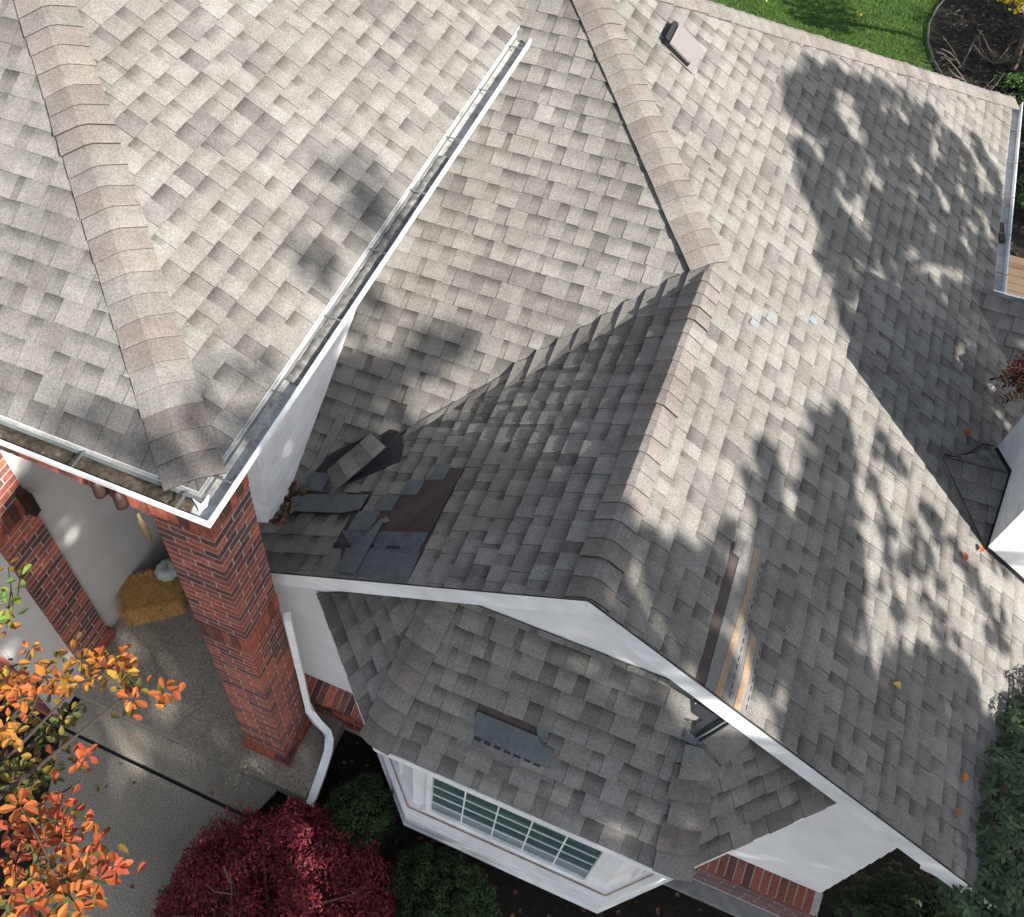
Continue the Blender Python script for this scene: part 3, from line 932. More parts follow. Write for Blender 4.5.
for sg in (-1, 1):
    lf = P3(sg * XB, YBY, ZB); we = P3(sg * (XB + Lw), GW - 0.02, ZB); jt = P3(sg * XJ, GW - 0.02, ZJ - 0.012)
    nn = (we - lf).cross(jt - lf).normalized()
    if nn.z < 0: nn = -nn
    s_s = deck(bay, [[lf, we, jt]], nn, M['felt'], 0.05)
    U = Vector((0.70711, 0.70711 * sg, 0)) if sg > 0 else Vector((0.70711, -0.70711, 0))
    Vv = nn.cross(U)
    lots.append((s_s, lay(lf if sg > 0 else we, U, Vv, [[lf, we, jt]], seed=50 + sg, tone=1.08, grad=1.5)))
    if sg < 0:
        n_left = nn
        ridge_caps(bay, lf + Vector((0, 0, 0.004)), jt, nn, N_F, half=0.125, expo=0.155, seed=9, thick=0.014, tone=1.05)
    else:
        n_right = nn
        ridge_caps(bay, lf + Vector((0, 0, 0.004)), lf + (jt - lf) * 0.70, N_F, nn, half=0.125, expo=0.165, seed=10, skew=0.012, thick=0.018, tone=1.05, messy=0.03)
place_shingles(bay, lots)
# broken top of the right hip: black sheet painted in for the dark opening, a bent strip and lifted caps beside it
b = MB(); b.prism([onF(0.773, 0.045, 0.019), onF(0.80, -0.02, 0.019), onF(0.865, -0.03, 0.019), onF(0.835, -0.06, 0.019), onF(0.85, -0.118, 0.019), onF(0.91, -0.11, 0.019), onF(1.0, 0.02, 0.019), onF(1.0, 0.07, 0.019), onF(0.80, 0.07, 0.019)], N_F * 0.003); b.part('torn_opening', bay, M['tar'])
b = MB(); b.prism([onF(0.795, -0.10, 0.022), onF(0.80, -0.15, 0.022), onF(0.875, -0.155, 0.022), onF(0.885, -0.125, 0.022)], N_F * 0.004); b.part('slate_slip', bay, M['slip'])
b = MB(); b.tube([onF(0.862, -0.125, 0.035), onF(0.93, -0.05, 0.045), onF(1.01, 0.04, 0.045)], 0.0065, 5); b.part('bent_strip', bay, M['flash'])
b = MB(); b.tube([onF(0.885, -0.125, 0.030), onF(0.95, -0.055, 0.040), onF(1.03, 0.035, 0.040)], 0.0085, 5); b.part('bent_strip', bay, M['tar'])
b = MB(); b.prism([P3(0.90, -0.14, 2.965), P3(1.03, 0.035, 3.10), P3(1.15, 0.03, 3.03), P3(1.16, -0.05, 2.96), P3(1.06, -0.20, 2.86)], (0.003, -0.004, -0.010)); b.part('ridge_cap', bay, M['course'], label='bent cap lifted away at the top of the right hip')
b = MB(); b.prism([onF(0.82, -0.165, 0.030), onF(0.905, -0.15, 0.040), P3(1.06, -0.22, 2.86), P3(1.07, -0.33, 2.76), onF(0.84, -0.30, 0.026)], (0.002, -0.004, -0.010)); b.part('ridge_cap', bay, M['course'], label='loose five sided cap below the torn opening')
for p in ((0.77, 0.05), (0.79, 0.03), (0.80, -0.06)):
    b = MB(); b.tube([onF(*p, 0.020), onF(*p, 0.026)], 0.006, 6); b.part('nail_head', bay, M['chalk'])
# hole left where the loose strip slid down
b = MB(); b.prism([onF(-0.45, -0.43, 0.001), onF(-0.02, -0.43, 0.001), onF(-0.10, -0.345, 0.001), onF(-0.44, -0.345, 0.001)], N_F * 0.003); b.part('bare_felt', s_f, M['felt'])
b = MB(); b.prism([onF(-0.02, -0.425, 0.002), onF(0.05, -0.425, 0.002), onF(0.03, -0.355, 0.002), onF(-0.06, -0.345, 0.002)], N_F * 0.005); b.part('slate_slip', s_f, M['slip'])
b = MB(); b.prism([onF(-0.50, -0.60, 0.0), onF(0.16, -0.60, 0.0), onF(0.16, -0.43, 0.0), onF(-0.50, -0.43, 0.0)], N_F * 0.004); b.part('bare_course', s_f, M['course'])
# eave fascia
b = MB(); b.box((-XB + 0.006, YBY - 0.004, ZB - 0.10), (XB - 0.006, YBY + 0.02, ZB - 0.016)); b.part('fascia', bay, M['white'])
for sg in (-1, 1):
    a0 = P3(sg * (XB + 0.002), YBY, ZB - 0.10); a1 = P3(sg * (XB + Lw), GW - 0.02, ZB - 0.10)
    b = MB(); b.prism([a0, a1, a1 + Vector((-sg * 0.02, 0.02, 0)), a0 + Vector((-sg * 0.02, 0.02, 0))], (0, 0, 0.084)); b.part('fascia', bay, M['white'])
# soffit
b = MB(); b.prism([P3(-XB + .01, YBY + .022, ZB - 0.09), P3(XB - .01, YBY + .022, ZB - 0.09), P3(XB + Lw - .04, GW - .03, ZB - 0.09), P3(-XB - Lw + .04, GW - .03, ZB - 0.09)], (0, 0, 0.02)); b.part('soffit', bay, M['white'])
# walls: front and the two angled sides
FX, FY = 0.83, -0.57
def ring(dx, z0, z1):
    """outline of the bay grown outward by dx"""
    k_ = dx * math.tan(math.pi / 8)
    e = (GW - 0.03) - FY
    return [P3(-(FX + k_), FY - dx, z0), P3(FX + k_, FY - dx, z0), P3(FX + k_ + e + dx, GW - 0.03, z0), P3(-(FX + k_ + e + dx), GW - 0.03, z0)]
b = MB(); b.prism(ring(-0.012, 0.577, 0), (0, 0, ZB - 0.092 - 0.577)); b.part('wall', bay, M['siding'])
b = MB(); b.prism(ring(0.075, 0.18, 0), (0, 0, 0.37)); b.part('apron', bay, M['white'])
b = MB(); b.prism(ring(0.092, 0.15, 0), (0, 0, 0.028)); b.part('base_trim', bay, M['white'])
b = MB(); b.prism(ring(0.088, 0.552, 0), (0, 0, 0.024)); b.part('ledge', bay, M['siding'])
r0 = ring(0.036, 0.5765, 0); r1 = ring(0.047, 0.5765, 0)
for i_, j_ in ((0, 1), (1, 2), (3, 0)):
    b = MB(); b.prism([r0[i_], r1[i_], r1[j_], r0[j_]], (0, 0, 0.006)); b.part('caulk_line', bay, M['caulk'])
for z in (0.28, 0.41):
    b = MB(); b.prism(ring(0.078, z, 0), (0, 0, 0.10)); b.part('apron_board', bay, M['white'])

def window(parent, origin, u, wd, z0, z1, nx, nz):
    origin = Vector(origin); u = Vector(u).normalized(); out = Vector((u.y, -u.x, 0))
    def bx(a0, a1, zz0, zz1, d0, d1):
        q = [origin + u * a0 + out * d0, origin + u * a1 + out * d0, origin + u * a1 + out * d1, origin + u * a0 + out * d1]
        b = MB(); b.prism([P3(p.x, p.y, zz0) for p in q], (0, 0, zz1 - zz0)); return b
    fw = 0.045
    b = bx(0, wd, z0, z1, -0.01, 0.004)
    wn_ = b.part('window', parent, M['white'])
    for (a0, a1, c0, c1_) in ((0, fw, z0, z1), (wd - fw, wd, z0, z1), (fw, wd - fw, z0, z0 + fw), (fw, wd - fw, z1 - fw, z1)):
        bx(a0, a1, c0, c1_, 0.0045, 0.03).part('frame', wn_, M['white'])
    pw = (wd - 2 * fw) / nx; ph = (z1 - z0 - 2 * fw) / nz
    for i in range(nx):
        for j in range(nz):
            bx(fw + i * pw + 0.004, fw + (i + 1) * pw - 0.004, z0 + fw + j * ph + 0.004, z0 + fw + (j + 1) * ph - 0.004, 0.0045, 0.008).part('pane', wn_, M['glass'])
    for i in range(1, nx):
        bx(fw + i * pw - 0.006, fw + i * pw + 0.006, z0 + fw, z1 - fw, 0.0085, 0.016).part('muntin', wn_, M['white'])
    for j in range(1, nz):
        bx(fw, wd - fw, z0 + fw + j * ph - 0.0045, z0 + fw + j * ph + 0.0045, 0.0085, 0.0145).part('muntin', wn_, M['white'])
    return wn_


window(bay, (-0.70, FY + 0.006, 0), (1, 0, 0), 1.40, 0.623, 2.20, 5, 7)
b = MB(); b.box((-0.73, FY - 0.032, 0.592), (0.73, FY + 0.01, 0.622)); b.part('window_sill', bay, M['white'])
dd = 0.70711
window(bay, (-FX - 0.62 * dd, FY + 0.012 + 0.62 * dd, 0), (dd, -dd, 0), 0.40, 0.66, 2.15, 2, 6)
window(bay, (FX + 0.22 * dd, FY + 0.012 + 0.22 * dd, 0), (dd, dd, 0), 0.40, 0.66, 2.15, 2, 6)

# ================================================================== ENTRY PORCH ROOF
porch = thing('entry_porch', (-3.2, -0.4, 0.15), 'tall hipped entry roof with white gutter above brick pillars, left of the gable', 'porch')
cl = 1 / math.sqrt(1 + ML * ML); sl = ML * cl
A_p = [P3(LX, LY, LZ), P3(-6.2, LY, LZ), P3(-6.2, LY + 6.2 + LX, zA(LY + 6.2 + LX))]
hipend = P3(-6.2, LY + 6.2 + LX, zA(LY + 6.2 + LX))
yL = YV + (LZ - ZR) / MD
vt = 1.55
B_p = [P3(LX, LY, LZ), P3(LX, yL, LZ), P3(LX - vt, yL + vt * ML / MD, LZ + vt * ML), P3(-6.2, yL + vt * ML / MD + 1.0, zB(-6.2)), hipend]
s_a = deck(porch, [A_p], N_A, M['felt'])
s_b = deck(porch, [B_p], N_B, M['felt'])
tA = lay(P3(LX, LY, LZ), (1, 0, 0), (0, cl, sl), [A_p], seed=61, tone=1.02)
tB = lay(P3(LX, LY, LZ), (0, 1, 0), (-cl, 0, sl), [B_p], seed=62, tone=1.05)
place_shingles(porch, [(s_a, tA), (s_b, tB)])
ridge_caps(porch, P3(LX - 0.045, LY + 0.045, LZ + 0.045 * ML), P3(LX - 3.6, LY + 3.6, LZ + 3.6 * ML), N_A, N_B, half=0.165, expo=0.13, seed=14)
# gutters
gB = gutter(porch, (LX + 0.002, LY - 0.002, LZ - 0.012), (LX + 0.002, yL - 0.16, LZ - 0.012), (1, 0, 0), 8, 0.12, mitre=1.0)
gA = gutter(porch, (LX + 0.002, LY - 0.002, LZ - 0.012), (-6.2, LY - 0.002, LZ - 0.012), (0, -1, 0), 7, 0.06, mitre=1.0)
b = MB(); b.prism([P3(LX - 0.03, LY + 0.02, LZ - 0.022), P3(LX - 0.03, yL, LZ - 0.022), P3(LX + 0.026, yL, LZ - 0.034), P3(LX + 0.026, LY + 0.02, LZ - 0.034)], (0, 0, 0.006)); b.part('drip_edge', porch, M['flash'])
b = MB(); b.prism([P3(LX + 0.01, LY + 0.02, LZ - 0.022), P3(LX + 0.03, LY - 0.03, LZ - 0.036), P3(-6.2, LY - 0.03, LZ - 0.036), P3(-6.2, LY + 0.02, LZ - 0.022)], (0, 0, 0.006)); b.part('drip_edge', porch, M['flash'])
# white sealant smear in the gutter corner
b = MB(); b.prism([P3(LX - 0.02, LY - 0.035, LZ - 0.03), P3(LX + 0.03, LY - 0.04, LZ - 0.045), P3(LX + 0.045, LY + 0.02, LZ - 0.03), P3(LX + 0.055, LY - 0.03, LZ - 0.06), P3(LX + 0.035, LY - 0.07, LZ - 0.066), P3(LX + 0.012, LY - 0.05, LZ - 0.05)], (0, 0, 0.008)); b.part('sealant', porch, M['gutter_white'])
def silt(g, A, B, out, n, seed, mt='dirt'):
    rnd = random.Random(seed); A = Vector(A); B = Vector(B); out = Vector(out)
    vs = []; fs = []
    m_ = 60
    for i in range(m_ + 1):
        t = i / m_
        for j in range(4):
            f = j / 3
            vs.append(A.lerp(B, t) + out * (0.014 + 0.088 * f) + Vector((0, 0, -0.064 + rnd.uniform(0, 0.012) + (0.012 if j in (1, 2) else 0))))
    for i in range(m_):
        for j in range(3):
            a = i * 4 + j
            fs.append((a, a + 1, a + 5, a + 4))
    o = part('gutter_silt', g, vs, fs, M[mt], smooth=True, stuff=True)
silt(gA, (LX + 0.0, LY, LZ), (-6.1, LY, LZ), (0, -1, 0), 0, 1)
silt(gB, (LX, 0.2, LZ), (LX, 2.4, LZ), (1, 0, 0), 0, 2, 'grit')
# white wall under the right eave
b = MB(); b.box((XW - 0.62, 0.40, 2.30), (XW, 4.3, LZ - 0.06)); b.part('side_wall', porch, M['white'])
b = MB(); b.box((XW - 0.60, 0.396, 0.15), (XW - 0.3, 1.9, 2.298)); b.part('wall', porch, M['wall'])
# soffit and brick beam
b = MB(); b.box((-6.2, -0.60, LZ - 0.16), (XW - 0.63, 1.9, LZ - 0.14)); b.box((XW - 0.62, LY + 0.01, LZ - 0.16), (LX - 0.03, 0.39, LZ - 0.14)); b.box((XW + 0.01, 0.391, LZ - 0.16), (LX - 0.03, 4.2, LZ - 0.14)); b.part('soffit', porch, M['white'])
b = MB(); b.box((-6.2, LY + 0.004, LZ - 0.15), (LX - 0.01, LY + 0.03, LZ - 0.02)); b.box((LX - 0.03, LY + 0.032, LZ - 0.15), (LX - 0.006, yL, LZ - 0.02)); b.part('fascia', porch, M['white'])
b = MB(); b.box((-4.28, -0.578, 4.15), (-2.40, -0.24, LZ - 0.165)); bm_ = b.part('brick_beam', porch, M['mortar'])
x = -4.19; i = 0
while x < -2.46:
    t = (x + 3.32) / 0.9
    zb_ = 4.01 + 0.10 * (1 - t * t)
    b = MB(); b.box((x, -0.592, zb_), (x + 0.057, -0.235, zb_ + 0.20)); b.part('brick', bm_, M['brick'])
    b = MB(); b.box((x, -0.592, zb_ + 0.21), (x + 0.057, -0.50, LZ - 0.17)); b.part('brick', bm_, M['brick'])
    x += 0.067
# garage side wall, white, with its brick front
b = MB(); b.box((-4.42, -1.03, 0.0), (-4.245, 2.0, 2.5)); b.box((-4.42, -0.56, 2.501), (-4.245, 2.0, LZ - 0.17)); b.part('side_wall', porch, M['wall'])
b = MB(); b.box((-4.42, 1.9, 0.15), (-2.72, 2.0, LZ - 0.17)); b.part('wall', porch, M['wall'])
b = MB(); b.box((-3.75, 1.86, 0.15), (-2.85, 1.9, 2.25)); b.part('door', porch, M['terra'])
b = MB(); b.box((-6.5, -1.05, -0.05), (-4.424, -0.95, 2.5)); b.box((-4.4235, -1.05, -0.05), (-4.26, -1.032, 2.5)); bw = b.part('brick_wall', porch, M['mortar'])
for r in range(20):
    x = -4.262 - (0.1 if r % 2 else 0)
    if r % 2:
        brick_obj(bw, (-4.262 - 0.047, -1.052, 0.02 + r * 0.067), (0.094, 0.03, 0.056))
    for q in range(5):
        brick_obj(bw, (x - 0.0975, -1.052, 0.02 + r * 0.067), (0.195, 0.03, 0.056)); x -= 0.205
# porch wall ornament: dark lantern pots and a corn husk hung from the beam
for (x, y, z_, r_, lab) in ((-2.735, -0.625, 4.19, 0.036, 'round brown clay bell hung under the porch gutter, left one'), (-2.60, -0.625, 4.16, 0.038, 'round brown clay bell hung under the porch gutter, beside the corn husk')):
    b = MB(); seg = 10
    prof = [(0.0, 0.07), (0.55, 0.06), (0.9, 0.02), (1.0, -0.03), (1.05, -0.06), (0.6, -0.05)]
    vs = []; fs = []
    for (rr, zz) in prof:
        for q in range(seg):
            a = 6.2832 * q / seg; vs.append((x + math.cos(a) * rr * r_, y + math.sin(a) * rr * r_, z_ + zz))
    for i in range(len(prof) - 1):
        for q in range(seg):
            r2 = (q + 1) % seg; fs.append((i * seg + q, (i + 1) * seg + q, (i + 1) * seg + r2, i * seg + r2))
    o = solo('clay_bell', vs, fs, M['terra'], lab, 'bell', smooth=True)
b = MB(); b.tube([(-2.475, -0.65, 4.12), (-2.47, -0.655, 4.0), (-2.455, -0.66, 3.90), (-2.45, -0.665, 3.84)], [0.008, 0.022, 0.02, 0.006], 7)
solo('corn_husk', b.v, b.f, M['husk'], 'dry tan corn husk hanging from the porch beam beside the pillar', 'husk', smooth=True)
b = MB(); b.box((-4.195, -0.27, 2.50), (-4.10, -0.20, 2.74)); b.box((-4.18, -0.26, 2.745), (-4.12, -0.21, 2.79))
solo('wall_lantern', b.v, b.f, M['terra'], 'small dark bronze lantern fixed to the left brick pillar', 'lantern')


def pillar(x1, y0, W, z0, z1, label, soldier, ztop):
    """brick pillar; right face at x1, front face at y0"""
    t = thing('brick_pillar', (x1 - W / 2, y0 + W / 2, z0), label, 'pillar', 'brick pillars of the entry porch')
    x0 = x1 - W; y1 = y0 + W; pr = 0.0012
    b = MB(); b.box((x0 + pr, y0 + pr, z0), (x1 - pr, y1 - pr, z1)); b.part('core', t, M['mortar'])
    def front(a0, a1, za, zb, ex=0.0):
        b = MB(); b.box((x0 + a0, y0 - ex, za), (x0 + a1, y0 + 0.094, zb)); b.part('brick', t, M['brick'])
    def side(a0, a1, za, zb, ex=0.0):
        b = MB(); b.box((x1 - 0.094, y0 + a0, za), (x1 + ex, y0 + a1, zb)); b.part('brick', t, M['brick'])
    z = z0; r = 0
    while z < ztop - 0.02:
        hit = [s for s in soldier if s <= z + 0.03 < s + 0.205]
        if hit:
            zs = z; ze = z + 0.195
            n = 6; w = W / n; ex = 0.012
            for i in range(n):
                front(i * w + 0.003, (i + 1) * w - (0.003 if i < n - 1 else -ex), zs, ze, ex)
            for i in range(1, n):
                side(i * w + 0.003 + (0.03 if i == 1 else 0), (i + 1) * w - 0.003, zs, ze, ex)
            z += 0.205
            continue
        ze = z + 0.057
        ex = 0.03 if z < z0 + 0.13 else 0.0
        h = W / 2
        if r % 2 == 0:
            front(-ex, h - 0.005, z, ze, ex); front(h + 0.005, W + ex, z, ze, ex)
            side(0.104, 0.104 + 0.19, z, ze, ex); side(0.304, W + ex, z, ze, ex)
        else:
            side(-ex, h - 0.005, z, ze, ex); side(h + 0.005, W + ex, z, ze, ex)
            front(-ex, 0.10 - 0.005, z, ze, ex); front(0.105, W - 0.104, z, ze, ex)
        z += 0.0675; r += 1
    return t


pillar(-2.041, -0.587, 0.402, 0.15, 4.495, 'tall brick pillar at the gutter corner, nearest the bay window', (2.50, 4.07), 4.25)
pillar(-4.20, -0.587, 0.402, 0.15, 4.14, 'brick pillar against the white wall, half behind orange leaves', (2.50,), 4.02)

# downspout beside the right pillar
ds = thing('downspout', (-1.99, -0.2, 0), 'white downspout beside the brick pillar, kicking out over the garden bed', 'downspout')
def rect_sweep(pts, w, h):
    pts = [Vector(p) for p in pts]; vs = []; fs = []
    for i, p in enumerate(pts):
        d = (pts[min(i + 1, len(pts) - 1)] - pts[max(i - 1, 0)]).normalized()
        s = d.cross(Vector((0.3, -0.5, 0.8)) if abs(d.z) > 0.95 else Vector((0, 0, 1))).normalized(); t = d.cross(s)
        for a, c_ in ((-w, -h), (w, -h), (w, h), (-w, h)):
            vs.append(p + s * a / 2 + t * c_ / 2)
    for i in range(len(pts) - 1):
        for q in range(4):
            r = (q + 1) % 4
            fs.append((i * 4 + q, i * 4 + r, (i + 1) * 4 + r, (i + 1) * 4 + q))
    fs += [(3, 2, 1, 0), tuple((len(pts) - 1) * 4 + q for q in range(4))]
    return vs, fs
vs, fs = rect_sweep([(-1.985, -0.19, 2.38), (-1.985, -0.20, 0.62)], 0.05, 0.07); part('pipe', ds, vs, fs, M['gutter_white'])
vs, fs = rect_sweep([(-1.985, -0.20, 0.63), (-1.97, -0.21, 0.55), (-1.90, -0.23, 0.44), (-1.80, -0.25, 0.36), (-1.755, -0.29, 0.29)], 0.06, 0.072); part('elbow', ds, vs, fs, M['gutter_white'])
vs, fs = rect_sweep([(-1.765, -0.275, 0.31), (-1.735, -0.36, 0.24), (-1.715, -0.55, 0.17), (-1.70, -0.83, 0.09)], 0.075, 0.055); part('outlet', ds, vs, fs, M['gutter_white'])

# ================================================================== LOOSE PIECES ON THE ROOF
def sheet(name, pts, th, mat, label, cat, tabs=0):
    pts = [Vector(p) for p in pts]
    nn = (pts[1] - pts[0]).cross(pts[-1] - pts[0]).normalized()
    if nn.z < 0: nn = -nn
    if not tabs:
        b = MB(); b.prism(pts, -nn * th)
        return solo(name, b.v, b.f, mat, label, cat)
    a, b1, c_, d = pts
    t = thing(name, (a + c_) / 2, label, cat)
    for i in range(tabs):
        f0, f1 = i / tabs, (i + 1) / tabs
        q = [a.lerp(b1, f0), a.lerp(b1, f1), d.lerp(c_, f1), d.lerp(c_, f0)]
        h = nn * (0.004 if i % 2 else 0.0)
        col = tuple(x * (0.7, 1.15, 0.85, 1.3)[i % 4] for x in (0.15, 0.145, 0.128))
        top = [p + h for p in q]; bot = [p - nn * th for p in q]
        g = 0.85
        cs = [tuple(x * 0.8 for x in col)] * 2 + [col] * 2 + [tuple(x * 0.35 for x in col)] * 4
        part('shingle_tab', t, top + bot, [(0, 1, 2, 3), (7, 6, 5, 4), (1, 0, 4, 5), (2, 1, 5, 6), (3, 2, 6, 7), (0, 3, 7, 4)], M['shingle'], cs)
    return t
sheet('loose_shingle_strip', [(-2.146, 0.836, 2.80), (-1.936, 1.179, 2.955), (-1.763, 1.077, 3.005), (-1.997, 0.676, 2.83)], 0.008, None, 'torn strip of four shingle tabs thrown over the dark backing in the valley', 'shingle strip', 4)
b = MB()
b.prism([(-1.878, 1.237, 2.895), (-1.834, 1.292, 2.925), (-1.758, 1.289, 2.95), (-1.79, 1.12, 2.95)], (0, 0, -0.01))
b.prism([(-1.758, 1.289, 2.951), (-1.66, 1.16, 2.985), (-1.618, 1.014, 2.99), (-2.016, 0.748, 2.77), (-1.99, 0.80, 2.80), (-1.79, 1.12, 2.951)], (0, 0, -0.012))
solo('folded_shingle', b.v, b.f, M['back'], 'folded shingle showing its black asphalt back under the torn strip', 'shingle')
sheet('folded_shingle', [(-2.193, 1.012, 2.777), (-1.931, 1.228, 2.906), (-2.151, 0.932, 2.735), (-2.188, 0.871, 2.70), (-2.275, 0.869, 2.675)], 0.01, M['back'], 'narrow dark flap of shingle sticking out left of the torn strip', 'shingle')
sheet('shingle_scrap', [(-2.311, 0.79, 2.645), (-2.293, 0.853, 2.675), (-2.157, 0.868, 2.715), (-2.129, 0.827, 2.725), (-2.128, 0.698, 2.720), (-2.222, 0.704, 2.665)], 0.01, M['slip'], 'six sided grey scrap of shingle lying left of the torn strip', 'shingle')
sheet('shingle_slab', [(-2.371, 0.644, 2.571), (-2.214, 0.677, 2.659), (-1.728, 0.679, 2.939), (-1.73, 0.545, 2.937), (-1.87, 0.509, 2.855), (-2.301, 0.511, 2.611)], 0.010, M['slip'], 'long plain slate grey shingle slab below the torn strip', 'shingle')
sheet('shingle_sliver', [onE(-1.50, 0.46, 0.03), onE(-1.475, 0.455, 0.03), onE(-1.49, 0.0, 0.018), onE(-1.655, 0.01, 0.018), onE(-1.63, 0.10, 0.02)], 0.006, M['slip'], 'pale pointed sliver of shingle across the bare blue patch', 'shingle')
sheet('felt_tatter', [onE(-1.505, 0.44, 0.034), onE(-1.46, 0.47, 0.04), onE(-1.42, 0.44, 0.034), onE(-1.455, 0.425, 0.03)], 0.004, M['course'], 'tiny pale tatter at the tip of the shingle sliver', 'scrap')
sheet('loose_slab', [onF(-0.44, -0.405, 0.02), onF(-0.02, -0.405, 0.02), onF(0.015, -0.435, 0.02), onF(0.10, -0.44, 0.018), onF(0.095, -0.535, 0.016), onF(-0.40, -0.525, 0.016)], 0.008, M['slip'], 'slipped blue grey shingle slab lying on the bay window roof', 'shingle')
b = MB()
for i in range(7):
    x0 = -0.40 + i * 0.068
    b.prism([onF(x0, -0.545, 0.012), onF(x0 + 0.045, -0.545, 0.012), onF(x0 + 0.045, -0.53, 0.012), onF(x0, -0.53, 0.012)], N_F * 0.003)
b.part('sealant_dashes', s_f, M['tar'], stuff=True)
# tar seam and loop drawn on the front slope
b = MB(); b.prism([onC(-2.335, 0.78, 0.012), onC(-2.27, 0.78, 0.012), onC(-2.215, 1.10, 0.012), onC(-2.19, 1.24, 0.012), onC(-2.21, 1.29, 0.012), onC(-2.25, 1.29, 0.012), onC(-2.275, 1.20, 0.012)], N_C * 0.007); b.part('lifted_strip', slope_C, M['course'])
pp = [onC(x, YV + x * ME / MD + 0.012, 0.008) for x in (-1.05, -1.2, -1.4, -1.6, -1.75)]
b = MB(); b.tube(pp, 0.0045, 5); b.part('valley_seam', slope_C, M['tar'])

# leaves and twigs dropped on the roof
def leaf_quad(c, nn, d, ln, wd, curl=0.15):
    c = Vector(c); nn = Vector(nn).normalized(); d = Vector(d); d = (d - nn * d.dot(nn)).normalized(); s = nn.cross(d)
    p = [(0, 0), (0.25, 0.28), (0.6, 0.5), (0.86, 0.34), (1.0, 0.0), (0.86, -0.34), (0.6, -0.5), (0.25, -0.28)]
    vs = [c + d * (a * ln) + s * (w * wd) + nn * (abs(w) * wd * curl * 2 + curl * ln * 0.3 * (a - 0.5) ** 2) for a, w in p]
    vs.append(c + d * ln * 0.5)
    fs = [(i, (i + 1) % 8, 8) for i in range(8)]
    return vs, fs
for (f, x, y, col, lab, a) in ((onD, 2.32, 3.45, (0.45, 0.07, 0.02), 'single red leaf on the roof above the twig by the chimney', 0.4), (onD, 2.46, 2.24, (0.38, 0.07, 0.03), 'red leaf at the sunlit edge below the chimney valley', 2.0),
                               (onD, 2.575, 2.43, (0.42, 0.09, 0.04), 'reddish leaf in the corner at the foot of the chimney', 1.1), (onD, 1.98, 0.85, (0.55, 0.40, 0.08), 'small yellow leaf alone on the shaded right slope', 0.2),
                               (onD, 2.62, 0.56, (0.60, 0.20, 0.02), 'orange leaf on the shingles beside the dark right shrub', 1.5), (onD, 2.62, 0.30, (0.40, 0.12, 0.05), 'brown curled leaf on the shingles at the lower right shrub', 2.5)):
    vs, fs = leaf_quad(f(x, y, 0.025), N_D, (math.cos(a), math.sin(a), 0), 0.075, 0.05, 0.35)
    solo('fallen_leaf', vs, fs, M['leaf'], lab, 'leaf', cols=[col] * len(vs))
b = MB(); b.tube([onD(2.16, 3.05, 0.03), onD(2.25, 3.1, 0.035), onD(2.4, 3.3, 0.03), onD(2.5, 3.48, 0.03), onD(2.62, 3.57, 0.03)], 0.008, 5); b.tube([onD(2.25, 3.1, 0.035), onD(2.3, 3.05, 0.04)], 0.005, 5); b.tube([onD(2.4, 3.3, 0.03), onD(2.39, 3.22, 0.05)], 0.004, 5)
solo('twig', b.v, b.f, M['terra'], 'dark reddish twig lying across the roof to the chimney corner', 'twig')
lv = []; lf = []; lc = []
for i in range(70):
    x = -2.40 + random.random() ** 2 * 0.12; y = random.uniform(0.36, 0.75)
    vs, fs = leaf_quad(P3(x, y, max(zE(x), zC(y)) + random.uniform(0.005, 0.04)), (random.uniform(-.6, .6), random.uniform(-.6, .6), 1), (random.uniform(-1, 1), random.uniform(-1, 1), 0), random.uniform(0.03, 0.055), 0.03, 0.4)
    n0 = len(lv); lv += vs; lf += [tuple(q + n0 for q in f) for f in fs]
    lc += [random.choice([(0.05, 0.03, 0.02), (0.10, 0.05, 0.03), (0.22, 0.07, 0.05), (0.03, 0.025, 0.02), (0.16, 0.08, 0.05)])] * len(vs)
o = bpy.data.objects.new('leaf_litter', mesh_from('leaf_litter', lv, lf, M['leaf_dull'], lc)); link(o); o['kind'] = 'stuff'; o['label'] = 'brown leaf litter caught between white wall and roof'; o['category'] = 'leaf litter'

